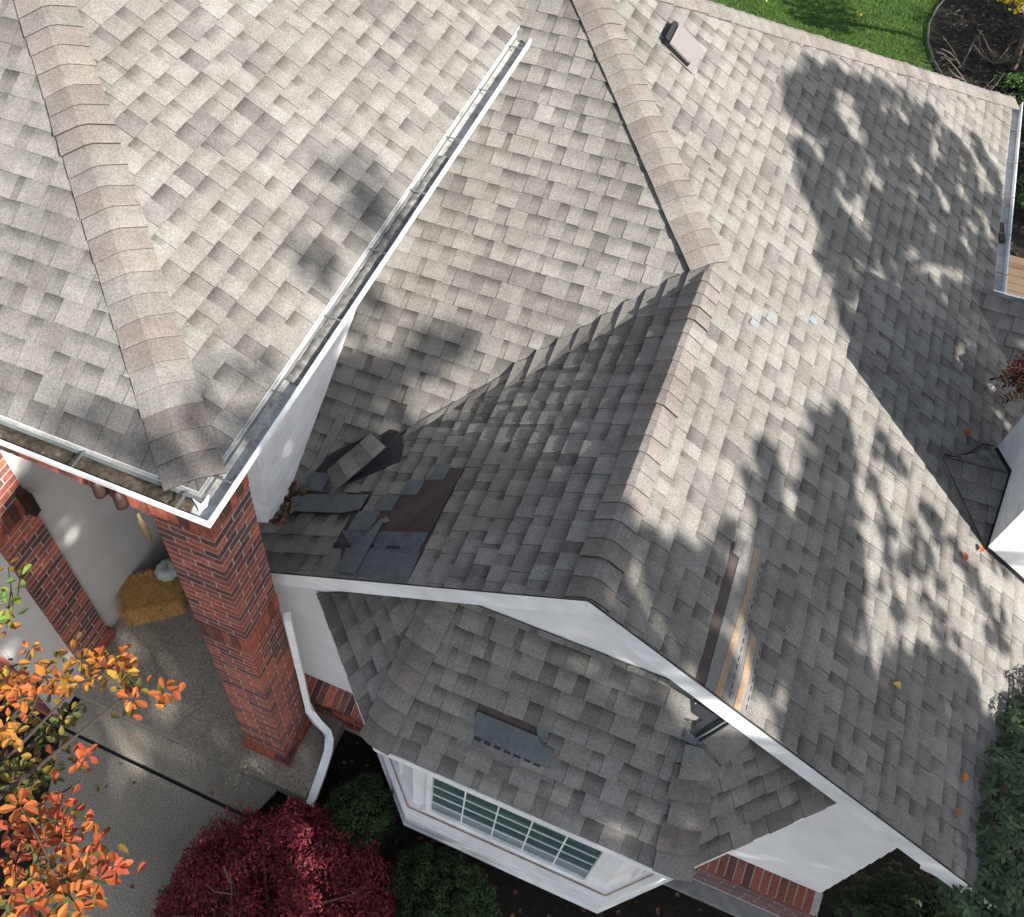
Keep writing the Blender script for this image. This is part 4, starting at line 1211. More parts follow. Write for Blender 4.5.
# ================================================================== PORCH: BALE AND PUMPKIN
bale = thing('hay_bale', (-3.99, 0.28, 0.15), 'golden hay bale on the porch floor behind the brick pillar', 'hay bale')
bm = Matrix.Rotation(math.radians(38), 3, 'Z')
vs = []; cs = []
BX, BY, BZ = 0.52, 0.36, 0.32
def bale_pt(p): return Vector((-3.99, 0.28, 0.15)) + bm @ Vector(p)
core = MB(); core.add(*rotz_box((-3.99, 0.28, 0.15 + BZ / 2), (BX - 0.03, BY - 0.03, BZ - 0.02), math.radians(38)), col=(0.14, 0.085, 0.028)); core.part('core', bale, M['hay'])
hv = []; hf = []; hc = []
for i in range(9000):
    f = random.choice('tttfblr')
    a, b_ = random.uniform(-.5, .5), random.uniform(-.5, .5)
    if f == 't': p = Vector((a * BX, b_ * BY, BZ)); nn = Vector((0, 0, 1))
    elif f == 'f': p = Vector((a * BX, -BY / 2, (b_ + .5) * BZ)); nn = Vector((0, -1, 0))
    elif f == 'b': p = Vector((a * BX, BY / 2, (b_ + .5) * BZ)); nn = Vector((0, 1, 0))
    elif f == 'l': p = Vector((-BX / 2, a * BY, (b_ + .5) * BZ)); nn = Vector((-1, 0, 0))
    else: p = Vector((BX / 2, a * BY, (b_ + .5) * BZ)); nn = Vector((1, 0, 0))
    # rounded corners
    r = max(abs(p.x) / (BX / 2), abs(p.y) / (BY / 2)); p.z -= 0.03 * max(0, r - 0.8) * (1 if f == 't' else 0)
    d = Vector((random.gauss(0, 1), random.gauss(0, 0.6), random.gauss(0, 0.7))); d -= nn * d.dot(nn) * 0.75; d.normalize()
    ln = random.uniform(0.04, 0.11); w = nn.cross(d).normalized() * 0.003
    q0 = p - nn * 0.012; q1 = p + d * ln + nn * random.uniform(0.0, 0.022)
    n0 = len(hv)
    hv += [bale_pt(q0 - w), bale_pt(q0 + w), bale_pt(q1)]
    hf.append((n0, n0 + 1, n0 + 2))
    t = random.random(); c = (0.36 + 0.34 * t, 0.20 + 0.21 * t, 0.065 + 0.085 * t)
    hc += [c, c, c]
part('straw', bale, hv, hf, M['hay'], hc, stuff=True)

pk_c = Vector((-3.90, 0.50, 0.47))
pump = thing('pumpkin', pk_c, 'pale blue grey ribbed pumpkin sitting on the hay bale', 'pumpkin')
vs = []; fs = []; seg = 48; rings = 14
for i in range(rings + 1):
    th = math.pi * i / rings
    for q in range(seg):
        a = 2 * math.pi * q / seg
        rib = 0.5 + 0.5 * abs(math.cos(a * 5.0)) ** 0.6 * 0.26 + 0.37
        r = 0.118 * math.sin(th) ** 0.85 * rib
        z = 0.082 + 0.082 * math.cos(th) * (1 - 0.32 * math.exp(-(math.sin(th) / 0.35) ** 2))
        vs.append(pk_c + Vector((math.cos(a) * r, math.sin(a) * r, z)))
for i in range(rings):
    for q in range(seg):
        r2 = (q + 1) % seg
        fs.append((i * seg + q, (i + 1) * seg + q, (i + 1) * seg + r2, i * seg + r2))
part('body', pump, vs, fs, M['pumpkin'], smooth=True)
b = MB(); b.tube([pk_c + Vector((0, 0, 0.13)), pk_c + Vector((0.005, 0, 0.165)), pk_c + Vector((0.02, 0.006, 0.19))], [0.018, 0.011, 0.013], 7); b.part('stem', pump, M['stem'], smooth=True)

# ================================================================== BACK YARD
dk = thing('wooden_deck', (3.7, 8.2, 0), 'brown wooden deck boards glimpsed beyond the gutter end', 'deck')
for i in range(8):
    b = MB(); b.box((2.75, 7.25 + i * 0.15, 0.47), (5.2, 7.25 + i * 0.15 + 0.132, 0.50)); b.part('board', dk, M['deck'])
b = MB(); b.box((2.78, 8.47, 0.45), (5.2, 8.59, 0.56)); b.part('beam', dk, M['deck'])
for xx in (2.85, 4.9):
    b = MB(); b.box((xx, 7.5, -0.05), (xx + 0.09, 7.59, 0.468)); b.box((xx, 8.3, -0.05), (xx + 0.09, 8.39, 0.448)); b.part('post', dk, M['deck'])
b = MB(); b.tube([(2.6, 18.5, 0.0), (2.33, 16.6, 0.0), (2.06, 15.6, 0.0), (1.99, 15.0, 0.0), (2.03, 14.4, 0.0), (2.17, 13.9, 0.0), (2.45, 13.2, 0.0)], 0.018, 6)
solo('garden_hose', b.v, b.f, M['hose'], 'dark garden hose curving along the lawn edge', 'hose', smooth=True)
for i, (x, y) in enumerate(((2.75, 13.4), (2.9, 12.9), (3.1, 14.2), (2.62, 13.9), (3.4, 12.0))):
    b = MB(); rnd = random.Random(i)
    for q in range(7):
        a = rnd.uniform(0, 6.28); p = Vector((x, y, -0.03)); pts = [p]
        for s in range(4):
            p = p + Vector((math.cos(a) * 0.13, math.sin(a) * 0.13, rnd.uniform(0.03, 0.12))); a += rnd.uniform(-0.5, 0.5); pts.append(p.copy())
        b.tube(pts, [0.014, 0.012, 0.010, 0.007, 0.004], 4)
    solo('bare_shrub', b.v, b.f, M['twig'], ['bare pale twiggy shrub nearest the lawn edge in the dark bed', 'bare twiggy shrub close behind the roof in the dark bed', 'bare twiggy shrub highest in the dark bed', 'small bare shrub tangled at the hose', 'bare twiggy shrub at the right edge of the dark bed'][i], 'shrub')
lv = []; lf = []; lc = []
def scatter(region, n, zz, cols, ln=(0.05, 0.09)):
    global lv, lf, lc
    for i in range(n):
        x = random.uniform(region[0], region[1]); y = random.uniform(region[2], region[3])
        vs, fs = leaf_quad((x, y, zz + random.uniform(0, 0.03)), (random.uniform(-.5, .5), random.uniform(-.5, .5), 1), (random.uniform(-1, 1), random.uniform(-1, 1), 0), random.uniform(*ln), random.uniform(0.03, 0.05), 0.4)
        n0 = len(lv); lv += vs; lf += [tuple(q + n0 for q in f) for f in fs]; lc += [random.choice(cols)] * len(vs)
BR = [(0.05, 0.03, 0.018), (0.09, 0.05, 0.03), (0.14, 0.07, 0.04), (0.03, 0.02, 0.014), (0.12, 0.09, 0.05)]
scatter((2.3, 5.0, 9.0, 17), 900, -0.04, BR)
scatter((2.15, 5.0, 11.5, 17), 1500, -0.02, [(0.012, 0.022, 0.008), (0.02, 0.034, 0.012), (0.03, 0.022, 0.014), (0.008, 0.014, 0.006)], (0.07, 0.13))
scatter((-1.8, 3.2, -1.6, -0.1), 420, -0.04, BR, (0.03, 0.06))
scatter((-3.9, -1.8, -2.2, -0.3), 9, 0.16, [(0.35, 0.2, 0.06), (0.2, 0.08, 0.03)], (0.03, 0.05))
scatter((-5.2, -4.1, -2.2, -1.2), 120, -0.04, BR, (0.04, 0.07))
scatter((-1.5, 1.9, 13, 18), 7, 0.05, [(0.5, 0.4, 0.12), (0.35, 0.2, 0.06)], (0.08, 0.12))
o = bpy.data.objects.new('leaf_litter', mesh_from('leaf_litter', lv, lf, M['leaf_dull'], lc)); link(o); o['kind'] = 'stuff'; o['label'] = 'brown fallen leaves scattered over the dark garden beds'; o['category'] = 'leaf litter'


# ================================================================== PLANTS
def leaves_np(C, Nn, Dd, ln, wd, cols):
    """many small six-point leaves as one mesh; arrays of centres, normals, directions"""
    n = len(C)
    Nn = Nn / np.linalg.norm(Nn, axis=1, keepdims=True)
    Dd = Dd - Nn * np.sum(Dd * Nn, 1, keepdims=True)
    Dd = Dd / np.linalg.norm(Dd, axis=1, keepdims=True)
    S = np.cross(Nn, Dd)
    prof = [(-0.5, 0.0, 0.0), (-0.1, 0.5, 0.12), (0.25, 0.38, 0.1), (0.5, 0.0, -0.08), (0.25, -0.38, 0.1), (-0.1, -0.5, 0.12)]
    V = np.zeros((n, 6, 3))
    for i, (a, w, h) in enumerate(prof):
        V[:, i] = C + Dd * (a * ln)[:, None] + S * (w * wd)[:, None] + Nn * (h * wd)[:, None]
    me = bpy.data.meshes.new('leaves')
    V = V.reshape(-1, 3)
    idx = np.arange(n * 6).reshape(n, 6)
    tris = np.concatenate([idx[:, [0, 1, 5]], idx[:, [1, 2, 5]], idx[:, [2, 4, 5]], idx[:, [2, 3, 4]]], 0)
    me.vertices.add(len(V)); me.vertices.foreach_set('co', V.astype(np.float32).ravel())
    me.loops.add(len(tris) * 3); me.loops.foreach_set('vertex_index', tris.astype(np.int32).ravel())
    me.polygons.add(len(tris)); me.polygons.foreach_set('loop_start', np.arange(0, len(tris) * 3, 3, dtype=np.int32))
    me.update(calc_edges=True)
    a = me.color_attributes.new('Col', 'FLOAT_COLOR', 'POINT')
    cc = np.ones((n, 6, 4), dtype=np.float32); cc[:, :, :3] = np.asarray(cols)[:, None, :]
    a.data.foreach_set('color', cc.ravel())
    return me


def crown(parent, clumps, leaf, cols, mat, name='crown', flat=0.4, shell=0.35, outward=0.6):
    """clumps: (x,y,z,r,n); leaves fill each clump's volume, thicker to the outside"""
    Cs = []; Ns = []; K = []
    for (x, y, z, r, n) in clumps:
        d = rng.normal(size=(n, 3)); d /= np.linalg.norm(d, axis=1, keepdims=True)
        rad = r * (shell + (1 - shell) * rng.random(n)) ** 0.6
        Cs.append(np.array([x, y, z]) + d * rad[:, None] * np.array([1, 1, 1 - 0.25 * flat]))
        Ns.append(d * outward + rng.normal(size=(n, 3)) * 0.5 + np.array([0, 0, flat]))
        tone = rng.uniform(0.55, 1.4)
        pick = rng.integers(0, len(cols), n)
        K.append(np.array(cols)[pick] * (tone * rng.uniform(0.75, 1.25, n))[:, None])
    Cs = np.concatenate(Cs); Ns = np.concatenate(Ns); K = np.concatenate(K)
    n = len(Cs)
    ln = rng.uniform(leaf[0], leaf[1], n); wd = ln * rng.uniform(leaf[2], leaf[3], n)
    me = leaves_np(Cs, Ns, rng.normal(size=(n, 3)), ln, wd, K)
    me.materials.append(mat)
    o = bpy.data.objects.new(name, me)
    link(o, parent)
    return o


def dome(cx, cy, cz, rx, ry, rz, n, r, per):
    out = []
    while len(out) < n:
        d = rng.normal(size=3); d /= np.linalg.norm(d)
        if d[2] < -0.25: continue
        f = rng.uniform(0.72, 1.0)
        out.append((cx + d[0] * rx * f, cy + d[1] * ry * f, max(cz + d[2] * rz * f, 0.05), r * rng.uniform(0.7, 1.3), per))
    return out


# burgundy maple by the walk
mp = thing('japanese_maple', (-1.52, -1.85, -0.03), 'burgundy lace leaf maple dome between walk and round shrubs', 'maple')
b = MB(); b.tube([(-1.52, -1.85, -0.05), (-1.54, -1.83, 0.2), (-1.5, -1.8, 0.45)], [0.05, 0.04, 0.025], 8)
for i in range(9):
    a = i * 0.7; b.tube([(-1.52, -1.84, 0.25), (-1.52 + 0.4 * math.cos(a), -1.84 + 0.4 * math.sin(a), 0.55), (-1.52 + 0.75 * math.cos(a), -1.84 + 0.75 * math.sin(a), 0.5)], [0.022, 0.012, 0.005], 5)
b.part('trunk', mp, M['bark'])
MAP = [(0.145, 0.018, 0.032), (0.20, 0.023, 0.038), (0.11, 0.014, 0.025), (0.27, 0.036, 0.050), (0.085, 0.012, 0.020), (0.22, 0.045, 0.038)]
crown(mp, dome(-1.50, -1.85, 0.12, 0.96, 0.99, 0.66, 320, 0.15, 230) + dome(-1.50, -1.85, 0.10, 0.72, 0.75, 0.50, 60, 0.2, 200), (0.022, 0.05, 0.22, 0.4), MAP, M['leaf'], flat=0.7)
b = MB()
for pts in ([(-1.75, -1.95, 0.70), (-1.80, -1.80, 0.78), (-1.88, -1.68, 0.80)], [(-1.80, -1.80, 0.78), (-1.92, -1.84, 0.80), (-2.02, -1.82, 0.78)], [(-1.84, -1.74, 0.79), (-1.95, -1.66, 0.79)], [(-1.2, -2.0, 0.72), (-1.1, -1.85, 0.72), (-0.98, -1.75, 0.66)]):
    b = MB(); b.tube(pts, [0.006, 0.005, 0.003][:len(pts)], 4); b.part('bare_twig', mp, M['twig'])

# two clipped round shrubs in the bed
GRN = [(0.020, 0.040, 0.010), (0.028, 0.054, 0.013), (0.014, 0.030, 0.008), (0.038, 0.066, 0.016)]
for (cx, cy, cz, rx, ry, rz, n, lab) in ((-1.24, -0.76, 0.16, 0.27, 0.36, 0.32, 150, 'small dark green round shrub between downspout and bay window'), (-0.36, -1.08, 0.12, 0.50, 0.38, 0.30, 260, 'wide dark green round shrub in front of the bay window')):
    t = thing('round_shrub', (cx, cy, -0.03), lab, 'shrub', 'clipped round shrubs in the front bed')
    b = MB(); b.tube([(cx, cy, -0.05), (cx, cy, 0.2)], [0.03, 0.02], 6); b.part('stem', t, M['bark'])
    crown(t, dome(cx, cy, cz, rx, ry, rz, n, 0.06, 110), (0.014, 0.026, 0.4, 0.6), GRN, M['leaf_dull'], flat=0.5)

# broad-leaved evergreen at the right eave and the lower ones by it
EVG = [(0.038, 0.066, 0.026), (0.052, 0.086, 0.034), (0.026, 0.048, 0.020), (0.072, 0.105, 0.048), (0.046, 0.074, 0.034)]
def rosette_bush(name, base, clumps, lab, n_ros, cols, ln=(0.055, 0.085)):
    t = thing(name, base, lab, 'shrub')
    b = MB()
    Cs = []; Ns = []; Ds = []; K = []
    for (x, y, z, r) in clumps:
        b.tube([base, ((base[0] + x) / 2 + 0.05, (base[1] + y) / 2, (base[2] + z) * 0.55), (x, y, z)], [0.04, 0.025, 0.01], 5)
        for i in range(n_ros):
            d = rng.normal(size=3); d /= np.linalg.norm(d)
            if d[2] < -0.4: d[2] *= -1
            p = np.array([x, y, z]) + d * r * rng.uniform(0.55, 1.0)
            ax = d * 0.6 + np.array([0, 0, 0.8]); ax /= np.linalg.norm(ax)
            s = np.cross(ax, [0.3, 0.9, 0.1]); s /= np.linalg.norm(s); t2 = np.cross(ax, s)
            tone = rng.uniform(0.6, 1.35)
            m_ = 8; a0 = rng.uniform(0, 6.28)
            for q in range(m_):
                a = a0 + 6.283 * q / m_ + rng.normal() * 0.12
                dr = s * np.cos(a) + t2 * np.sin(a)
                L = rng.uniform(*ln)
                Cs.append(p + dr * L * 0.5 + ax * rng.uniform(-0.01, 0.01)); Ns.append(ax + dr * 0.35); Ds.append(dr - ax * 0.3)
                K.append(np.array(cols[rng.integers(0, len(cols))]) * tone)
    b.part('branches', t, M['bark'])
    n = len(Cs); l_ = rng.uniform(ln[0], ln[1], n)
    me = leaves_np(np.array(Cs), np.array(Ns), np.array(Ds), l_, l_ * 0.36, np.array(K))
    me.materials.append(M['leaf_dull'])
    o = bpy.data.objects.new('foliage', me); link(o, t)
    return t
rosette_bush('evergreen_bush', (3.35, 0.75, -0.03), [(3.12, 1.15, 2.05, 0.30), (3.06, 0.75, 2.12, 0.32), (3.02, 0.38, 2.10, 0.30), (2.98, 0.02, 1.98, 0.30), (3.3, 1.45, 2.0, 0.3), (3.25, 0.05, 1.75, 0.35), (3.45, 0.9, 1.7, 0.4), (3.5, 0.4, 1.6, 0.4), (3.35, 1.5, 1.6, 0.35), (3.3, -0.1, 1.35, 0.35), (2.98, 0.10, 1.78, 0.22)], 'tall dark evergreen bush with whorled leaves leaning on the right eave', 90, EVG)
rosette_bush('evergreen_bush', (2.9, 0.05, -0.03), [(2.95, -0.05, 0.55, 0.3), (3.2, 0.05, 0.65, 0.32), (3.05, 0.3, 0.5, 0.3), (3.35, 0.2, 0.6, 0.3), (2.8, 0.2, 0.35, 0.25), (3.15, -0.3, 0.5, 0.3)], 'low dark evergreen bush in the corner below the right rake end', 60, [(c[0] * 0.55, c[1] * 0.55, c[2] * 0.45) for c in EVG])
# fern-like red and yellow foliage over the roof edge
t = thing('red_shrub', (3.35, 4.2, -0.03), 'red to yellow leaved shrub reaching over the roof edge above the chimney', 'shrub')
b = MB(); Cs = []; Ns = []; Ds = []; K = []; Ls = []
for i in range(95):
    a = rng.uniform(0, 6.283); r = rng.uniform(0.15, 0.42)
    top = Vector((2.84, 4.05, 2.76 + rng.uniform(-0.08, 0.12))); tip = top + Vector((math.cos(a) * r * 0.8, math.sin(a) * r, -0.10 + rng.uniform(-0.15, 0.1)))
    b.tube([Vector((3.30, 4.2, 0.0 if i == 0 else 1.8)), Vector((3.2, 4.2, 2.35)), top, tip], [0.03, 0.015, 0.006, 0.003], 4)
    for q in range(10):
        f = (q + 1) / 10
        p = top.lerp(tip, f); dr = (tip - top).normalized()
        for sg in (-1, 1):
            sd_ = dr.cross(Vector((0, 0, 1))) * sg
            Cs.append(np.array(p + sd_ * 0.035)); Ns.append(np.array([0, 0, 1.0]) + rng.normal(size=3) * 0.3); Ds.append(np.array(sd_ + dr * 0.6)); Ls.append(rng.uniform(0.05, 0.085))
            m_ = 0.5 + 0.5 * math.sin(a)
            K.append(np.array([(0.10, 0.018, 0.016), (0.16, 0.03, 0.02), (0.22, 0.11, 0.03), (0.07, 0.012, 0.012)][min(3, int(rng.random() * 4))]) * rng.uniform(0.6, 1.2) if a < 3.6 else np.array((0.30, 0.19, 0.04)) * rng.uniform(0.5, 1.2))
b.part('stems', t, M['bark'])
me = leaves_np(np.array(Cs), np.array(Ns), np.array(Ds), np.array(Ls), np.array(Ls) * 0.3, np.array(K)); me.materials.append(M['leaf'])
o = bpy.data.objects.new('foliage', me); link(o, t)
# ground cover patches and the yellow tree in the back yard
t = thing('ground_cover', (3.4, 13.2, -0.03), 'low green ground cover just past the roof corner', 'ground cover')
crown(t, dome(3.45, 13.3, 0.0, 0.35, 0.5, 0.2, 14, 0.14, 90), (0.04, 0.07, 0.4, 0.6), [(0.06, 0.12, 0.02), (0.04, 0.09, 0.02)], M['leaf_dull'], name='foliage')
t = thing('ground_cover', (3.6, 10.6, -0.03), 'low green ground cover beside the right gutter', 'ground cover')
crown(t, dome(3.7, 10.6, 0.0, 0.3, 0.5, 0.2, 12, 0.14, 90), (0.04, 0.07, 0.4, 0.6), [(0.05, 0.10, 0.02), (0.04, 0.08, 0.02)], M['leaf_dull'], name='foliage')
t = thing('yellow_tree', (3.4, 14.2, -0.03), 'yellow leaved little tree at the top right corner', 'tree')
b = MB(); b.tube([(3.4, 14.2, -0.05), (3.2, 13.9, 0.9), (2.9, 13.5, 1.5)], [0.06, 0.04, 0.02], 7); b.tube([(3.2, 13.9, 0.9), (2.6, 13.4, 1.5), (2.45, 13.2, 1.55)], [0.03, 0.02, 0.01], 6); b.part('trunk', t, M['bark'])
crown(t, [(2.55, 13.3, 1.55, 0.22, 120), (2.85, 13.25, 1.5, 0.24, 150), (3.15, 13.4, 1.6, 0.3, 200), (2.7, 13.65, 1.7, 0.3, 160), (3.1, 13.8, 1.75, 0.35, 240)], (0.06, 0.1, 0.5, 0.7), [(0.55, 0.42, 0.03), (0.62, 0.50, 0.05), (0.45, 0.40, 0.04)], M['leaf'])

# ------------------------------------------------------------------ orange tree in front, leaf by leaf
ot = thing('orange_tree', (-2.6, -3.2, -0.03), 'tree with orange and yellow autumn leaves at the lower left', 'tree')
trunk = [(-2.6, -3.2, -0.05), (-2.62, -3.15, 1.6), (-2.5, -3.0, 3.2), (-2.3, -2.8, 4.2)]
b = MB(); b.tube(trunk, [0.085, 0.07, 0.05, 0.03], 8); b.part('trunk', ot, M['bark'])
YG, YL, OR, RD, OL = 0, 1, 2, 3, 4
HUE = {YG: [(0.30, 0.36, 0.05), (0.16, 0.24, 0.04), (0.42, 0.40, 0.06)], YL: [(0.60, 0.32, 0.035), (0.62, 0.24, 0.03), (0.56, 0.20, 0.03)],
       OR: [(0.62, 0.16, 0.028), (0.66, 0.20, 0.03), (0.55, 0.115, 0.025)], RD: [(0.58, 0.10, 0.030), (0.62, 0.13, 0.032), (0.45, 0.07, 0.025)], OL: [(0.17, 0.14, 0.025), (0.26, 0.15, 0.02), (0.12, 0.12, 0.025)]}
# sprays: x, y, z, hue, number of leaves, leaf length
SPR = SPRAYS = []
def ray_at(u, v, z):
    r = RIGHT * ((u - 411.94) / F_PX) + DOWN * ((v - 458.5) / F_PX) + FWD
    return CAM + r * ((z - CAM.z) / r.z)
LEAFROWS = [(8, 566, 5.1, YL, 3), (20, 577, 5.1, YG, 4), (12, 592, 5.0, YG, 4), (6, 606, 5.0, YG, 5), (14, 616, 4.9, YG, 4), (6, 628, 4.9, YL, 4),
            (30, 650, 5.0, OR, 5), (34, 662, 5.0, YL, 4), (72, 652, 5.0, YL, 4), (82, 660, 5.0, YL, 5), (98, 660, 5.0, OR, 4), (104, 668, 5.0, YL, 4), (118, 662, 5.0, OR, 5), (124, 672, 5.0, YL, 5), (60, 676, 5.0, YL, 5), (46, 680, 5.0, OR, 5), (30, 684, 5.0, OR, 5), (70, 684, 5.0, YL, 4), (16, 688, 5.0, OR, 6), (6, 680, 4.9, YL, 5), (22, 698, 4.9, OR, 5), (8, 704, 4.9, OR, 5), (88, 680, 5.0, YL, 4),
            (132, 698, 5.1, OR, 4), (165, 692, 5.1, OR, 4), (4, 728, 4.9, YL, 4), (14, 734, 4.9, YL, 5), (44, 736, 4.0, OL, 5), (62, 722, 4.1, OL, 5), (70, 712, 4.1, OL, 4), (30, 712, 4.3, OL, 4),
            (87, 754, 4.6, RD, 5), (80, 762, 4.6, RD, 3), (10, 768, 4.1, OL, 5), (26, 770, 4.0, OL, 5), (40, 776, 3.9, OL, 5), (55, 764, 3.9, OL, 4), (12, 784, 4.2, OL, 5), (30, 790, 4.1, OL, 5),
            (20, 806, 5.3, OR, 6), (60, 804, 4.7, RD, 5), (70, 812, 4.7, RD, 4), (56, 822, 4.6, RD, 5), (40, 822, 4.5, OR, 4), (12, 826, 4.7, RD, 5), (28, 838, 4.7, RD, 5), (44, 842, 4.7, OR, 5), (64, 842, 4.7, RD, 5), (76, 832, 4.6, OR, 4), (98, 840, 4.9, RD, 4), (14, 856, 4.8, RD, 4), (90, 858, 4.9, RD, 3), (116, 866, 5.0, RD, 5), (70, 862, 4.9, OR, 5), (84, 872, 5.0, OR, 6), (98, 880, 5.0, RD, 5), (66, 878, 5.0, OR, 6), (40, 874, 4.6, OL, 4), (30, 880, 4.9, OR, 6), (14, 890, 5.0, OR, 6), (50, 892, 5.0, OR, 6), (30, 902, 5.1, RD, 6), (70, 898, 5.1, OR, 6), (92, 898, 5.0, OR, 5), (10, 908, 5.1, OR, 6), (50, 912, 5.1, OR, 6), (80, 912, 5.1, OR, 5)]
tips = []
nl_ = 0
for k_ in HUE: HUE[k_] = [(c[0] * 0.56, c[1] * 0.60 + 0.004, c[2] * 0.62 + 0.004) for c in HUE[k_]]
LEAFM = {}
for (u, v, z, hue, n) in LEAFROWS:
    c0 = ray_at(u, v, z + random.uniform(-0.05, 0.05))
    tips.append(c0)
    a0 = random.uniform(0, 6.28)
    for q in range(n):
        a = a0 + 6.283 * q / n + random.uniform(-0.35, 0.35)
        tilt = random.uniform(-0.5, 0.25)
        d = Vector((math.cos(a), math.sin(a), tilt)); nn = Vector((random.uniform(-.5, .5), random.uniform(-.5, .5), 1))
        ln = random.uniform(0.034, 0.060); wd = ln * random.uniform(0.50, 0.62)
        vs, fs = leaf_quad(c0 + d * 0.012, nn, d, ln, wd, random.uniform(0.1, 0.35))
        col = random.choice(HUE[hue]); j = random.uniform(0.75, 1.2); col = tuple(min(x * j, 0.9) for x in col)
        edge_ = tuple(x * random.uniform(0.75, 1.05) for x in col)
        if nl_ < 299:
            part('leaf', ot, vs, fs, M['leaf'], [edge_] * 8 + [tuple(min(x * 1.12, 0.9) for x in col)])
        nl_ += 1
xv_ = []; xf_ = []; xc_ = []
for i in range(640):
    (u, v, z, hue, n) = random.choice(LEAFROWS[-44:] + LEAFROWS[10:24])
    c0 = ray_at(u + random.gauss(0, 9), v + random.gauss(0, 9), z - random.uniform(0.05, 0.6))
    a = random.uniform(0, 6.28); ln = random.uniform(0.038, 0.062)
    vs, fs = leaf_quad(c0, (random.uniform(-.6, .6), random.uniform(-.6, .6), 1), (math.cos(a), math.sin(a), random.uniform(-.4, .3)), ln, ln * 0.55, 0.2)
    col = random.choice(HUE[OL if random.random() < 0.35 else hue]); j = random.uniform(0.6, 1.1); n0 = len(xv_)
    xv_ += vs; xf_ += [tuple(q + n0 for q in f) for f in fs]; xc_ += [tuple(x * j for x in col)] * len(vs)
part('leaves', ot, xv_, xf_, M['leaf'], xc_, stuff=True)
b = MB(); hub = Vector(trunk[-1])
limbs = [ray_at(8, 668, 4.9), ray_at(45, 676, 4.95), ray_at(95, 668, 4.95), ray_at(135, 688, 5.0), ray_at(8, 610, 4.88), ray_at(22, 812, 4.5), ray_at(62, 836, 4.55), ray_at(80, 782, 4.4), ray_at(60, 885, 4.85), ray_at(18, 885, 4.8), ray_at(30, 770, 3.9), ray_at(50, 725, 3.95)]
for L in limbs:
    b.tube([hub, hub.lerp(L, 0.5) + Vector((-0.12, -0.05, -0.12)), L], [0.02, 0.010, 0.004], 6)
b.part('limbs', ot, M['dtwig'])
b = MB()
for c0 in tips:
    L = min(limbs, key=lambda p: (p - c0).length)
    mid = L.lerp(c0, 0.55) + Vector((0, 0, -0.04))
    b.tube([L, mid, c0], [0.0045, 0.0035, 0.002], 4)
b.part('twigs', ot, M['dtwig'], stuff=True)

# ================================================================== TREES TO THE RIGHT (they shade the roof)
def shade_clumps(poly, n, r, per, spread=1.3, seed=0, x0=9.0, dz=0.40, gaps=()):
    rnd = random.Random(seed); out = []
    ys = [p[0] for p in poly]; zs = [p[1] for p in poly]
    if area2(poly) < 0: poly = poly[::-1]
    while len(out) < n:
        y = rnd.uniform(min(ys), max(ys)); z = rnd.uniform(min(zs), max(zs))
        # even-odd test, the outline need not be convex
        c_ = False; m_ = len(poly)
        for i in range(m_):
            a, b_ = poly[i], poly[(i + 1) % m_]
            if (a[1] > z) != (b_[1] > z) and y < (b_[0] - a[0]) * (z - a[1]) / (b_[1] - a[1]) + a[0]: c_ = not c_
        if not c_: continue
        t = rnd.uniform(-spread, spread)
        if any((y - g[0]) ** 2 + (z - g[1]) ** 2 < (r * 0.9 + 0.05) ** 2 for g in gaps): continue
        p = Vector((x0, y, z + dz)) + SUN_DIR * t
        out.append((p.x, p.y, p.z, r * rnd.uniform(0.7, 1.25), per))
    return out
def blobs(lst, x0=9.0, dens=520, dz=0.40):
    out = []
    for (y, z, r) in lst:
        t = random.uniform(-0.8, 0.8); p = Vector((x0, y, z + dz)) + SUN_DIR * t
        out.append((p.x, p.y, p.z, r, int(dens * (r / 0.4) ** 2)))
    return out
TG = [(0.05, 0.09, 0.02), (0.10, 0.09, 0.02), (0.07, 0.10, 0.025), (0.16, 0.10, 0.02)]
def shade_tree(base, cl_, lab, top):
    t = thing('shade_tree', base, lab, 'tree', 'tall trees off to the right of the house')
    b = MB(); bx_, by_, bz_ = base
    tt = Vector((bx_ + 0.1, by_, top))
    b.tube([base, (bx_ + 0.05, by_ + 0.03, top * 0.5), tt], [0.20, 0.14, 0.05], 9); b.part('trunk', t, M['bark'])
    b = MB(); rnd = random.Random(int(top * 10))
    for (x, y, z, r, n) in rnd.sample(cl_, min(60, len(cl_))):
        s = Vector((bx_ + 0.05, by_, max(1.2, min(z - 0.9, top - 0.3))))
        b.tube([s, s.lerp(Vector((x, y, z)), 0.5) + Vector((0, 0, 0.12)), (x, y, z)], [0.05, 0.034, 0.018], 5)
    b.part('limbs', t, M['bark'])
    crown(t, cl_, (0.08, 0.13, 0.5, 0.7), TG, M['leaf'])
    return t
polyA = [(-3.8, 9.35), (-3.95, 8.6), (-3.85, 8.0), (-3.5, 7.2), (-3.0, 6.2), (-1.8, 5.55), (-1.25, 5.1), (-1.15, 3.2), (-6.0, 3.2), (-6.2, 9.0), (-5.2, 9.6), (-4.2, 9.6)]
clA = shade_clumps(polyA, 280, 0.36, 210, seed=1, dz=0.0)
polyA1 = [(-3.28, 7.52), (-3.30, 8.0), (-2.9, 8.35), (-2.5, 8.38), (-1.88, 8.65), (-1.75, 8.54), (-2.15, 8.25), (-2.12, 8.02), (-1.33, 8.16), (-0.80, 8.03), (-0.88, 7.78), (-1.49, 7.63), (-1.96, 7.41), (-2.45, 7.5), (-2.25, 7.15), (-1.62, 6.62), (-1.40, 6.32), (-1.57, 6.0), (-1.23, 5.81), (-1.9, 5.6), (-2.9, 6.4)]
clA += shade_clumps(polyA1, 330, 0.13, 60, seed=12, spread=0.7, dz=0.0)
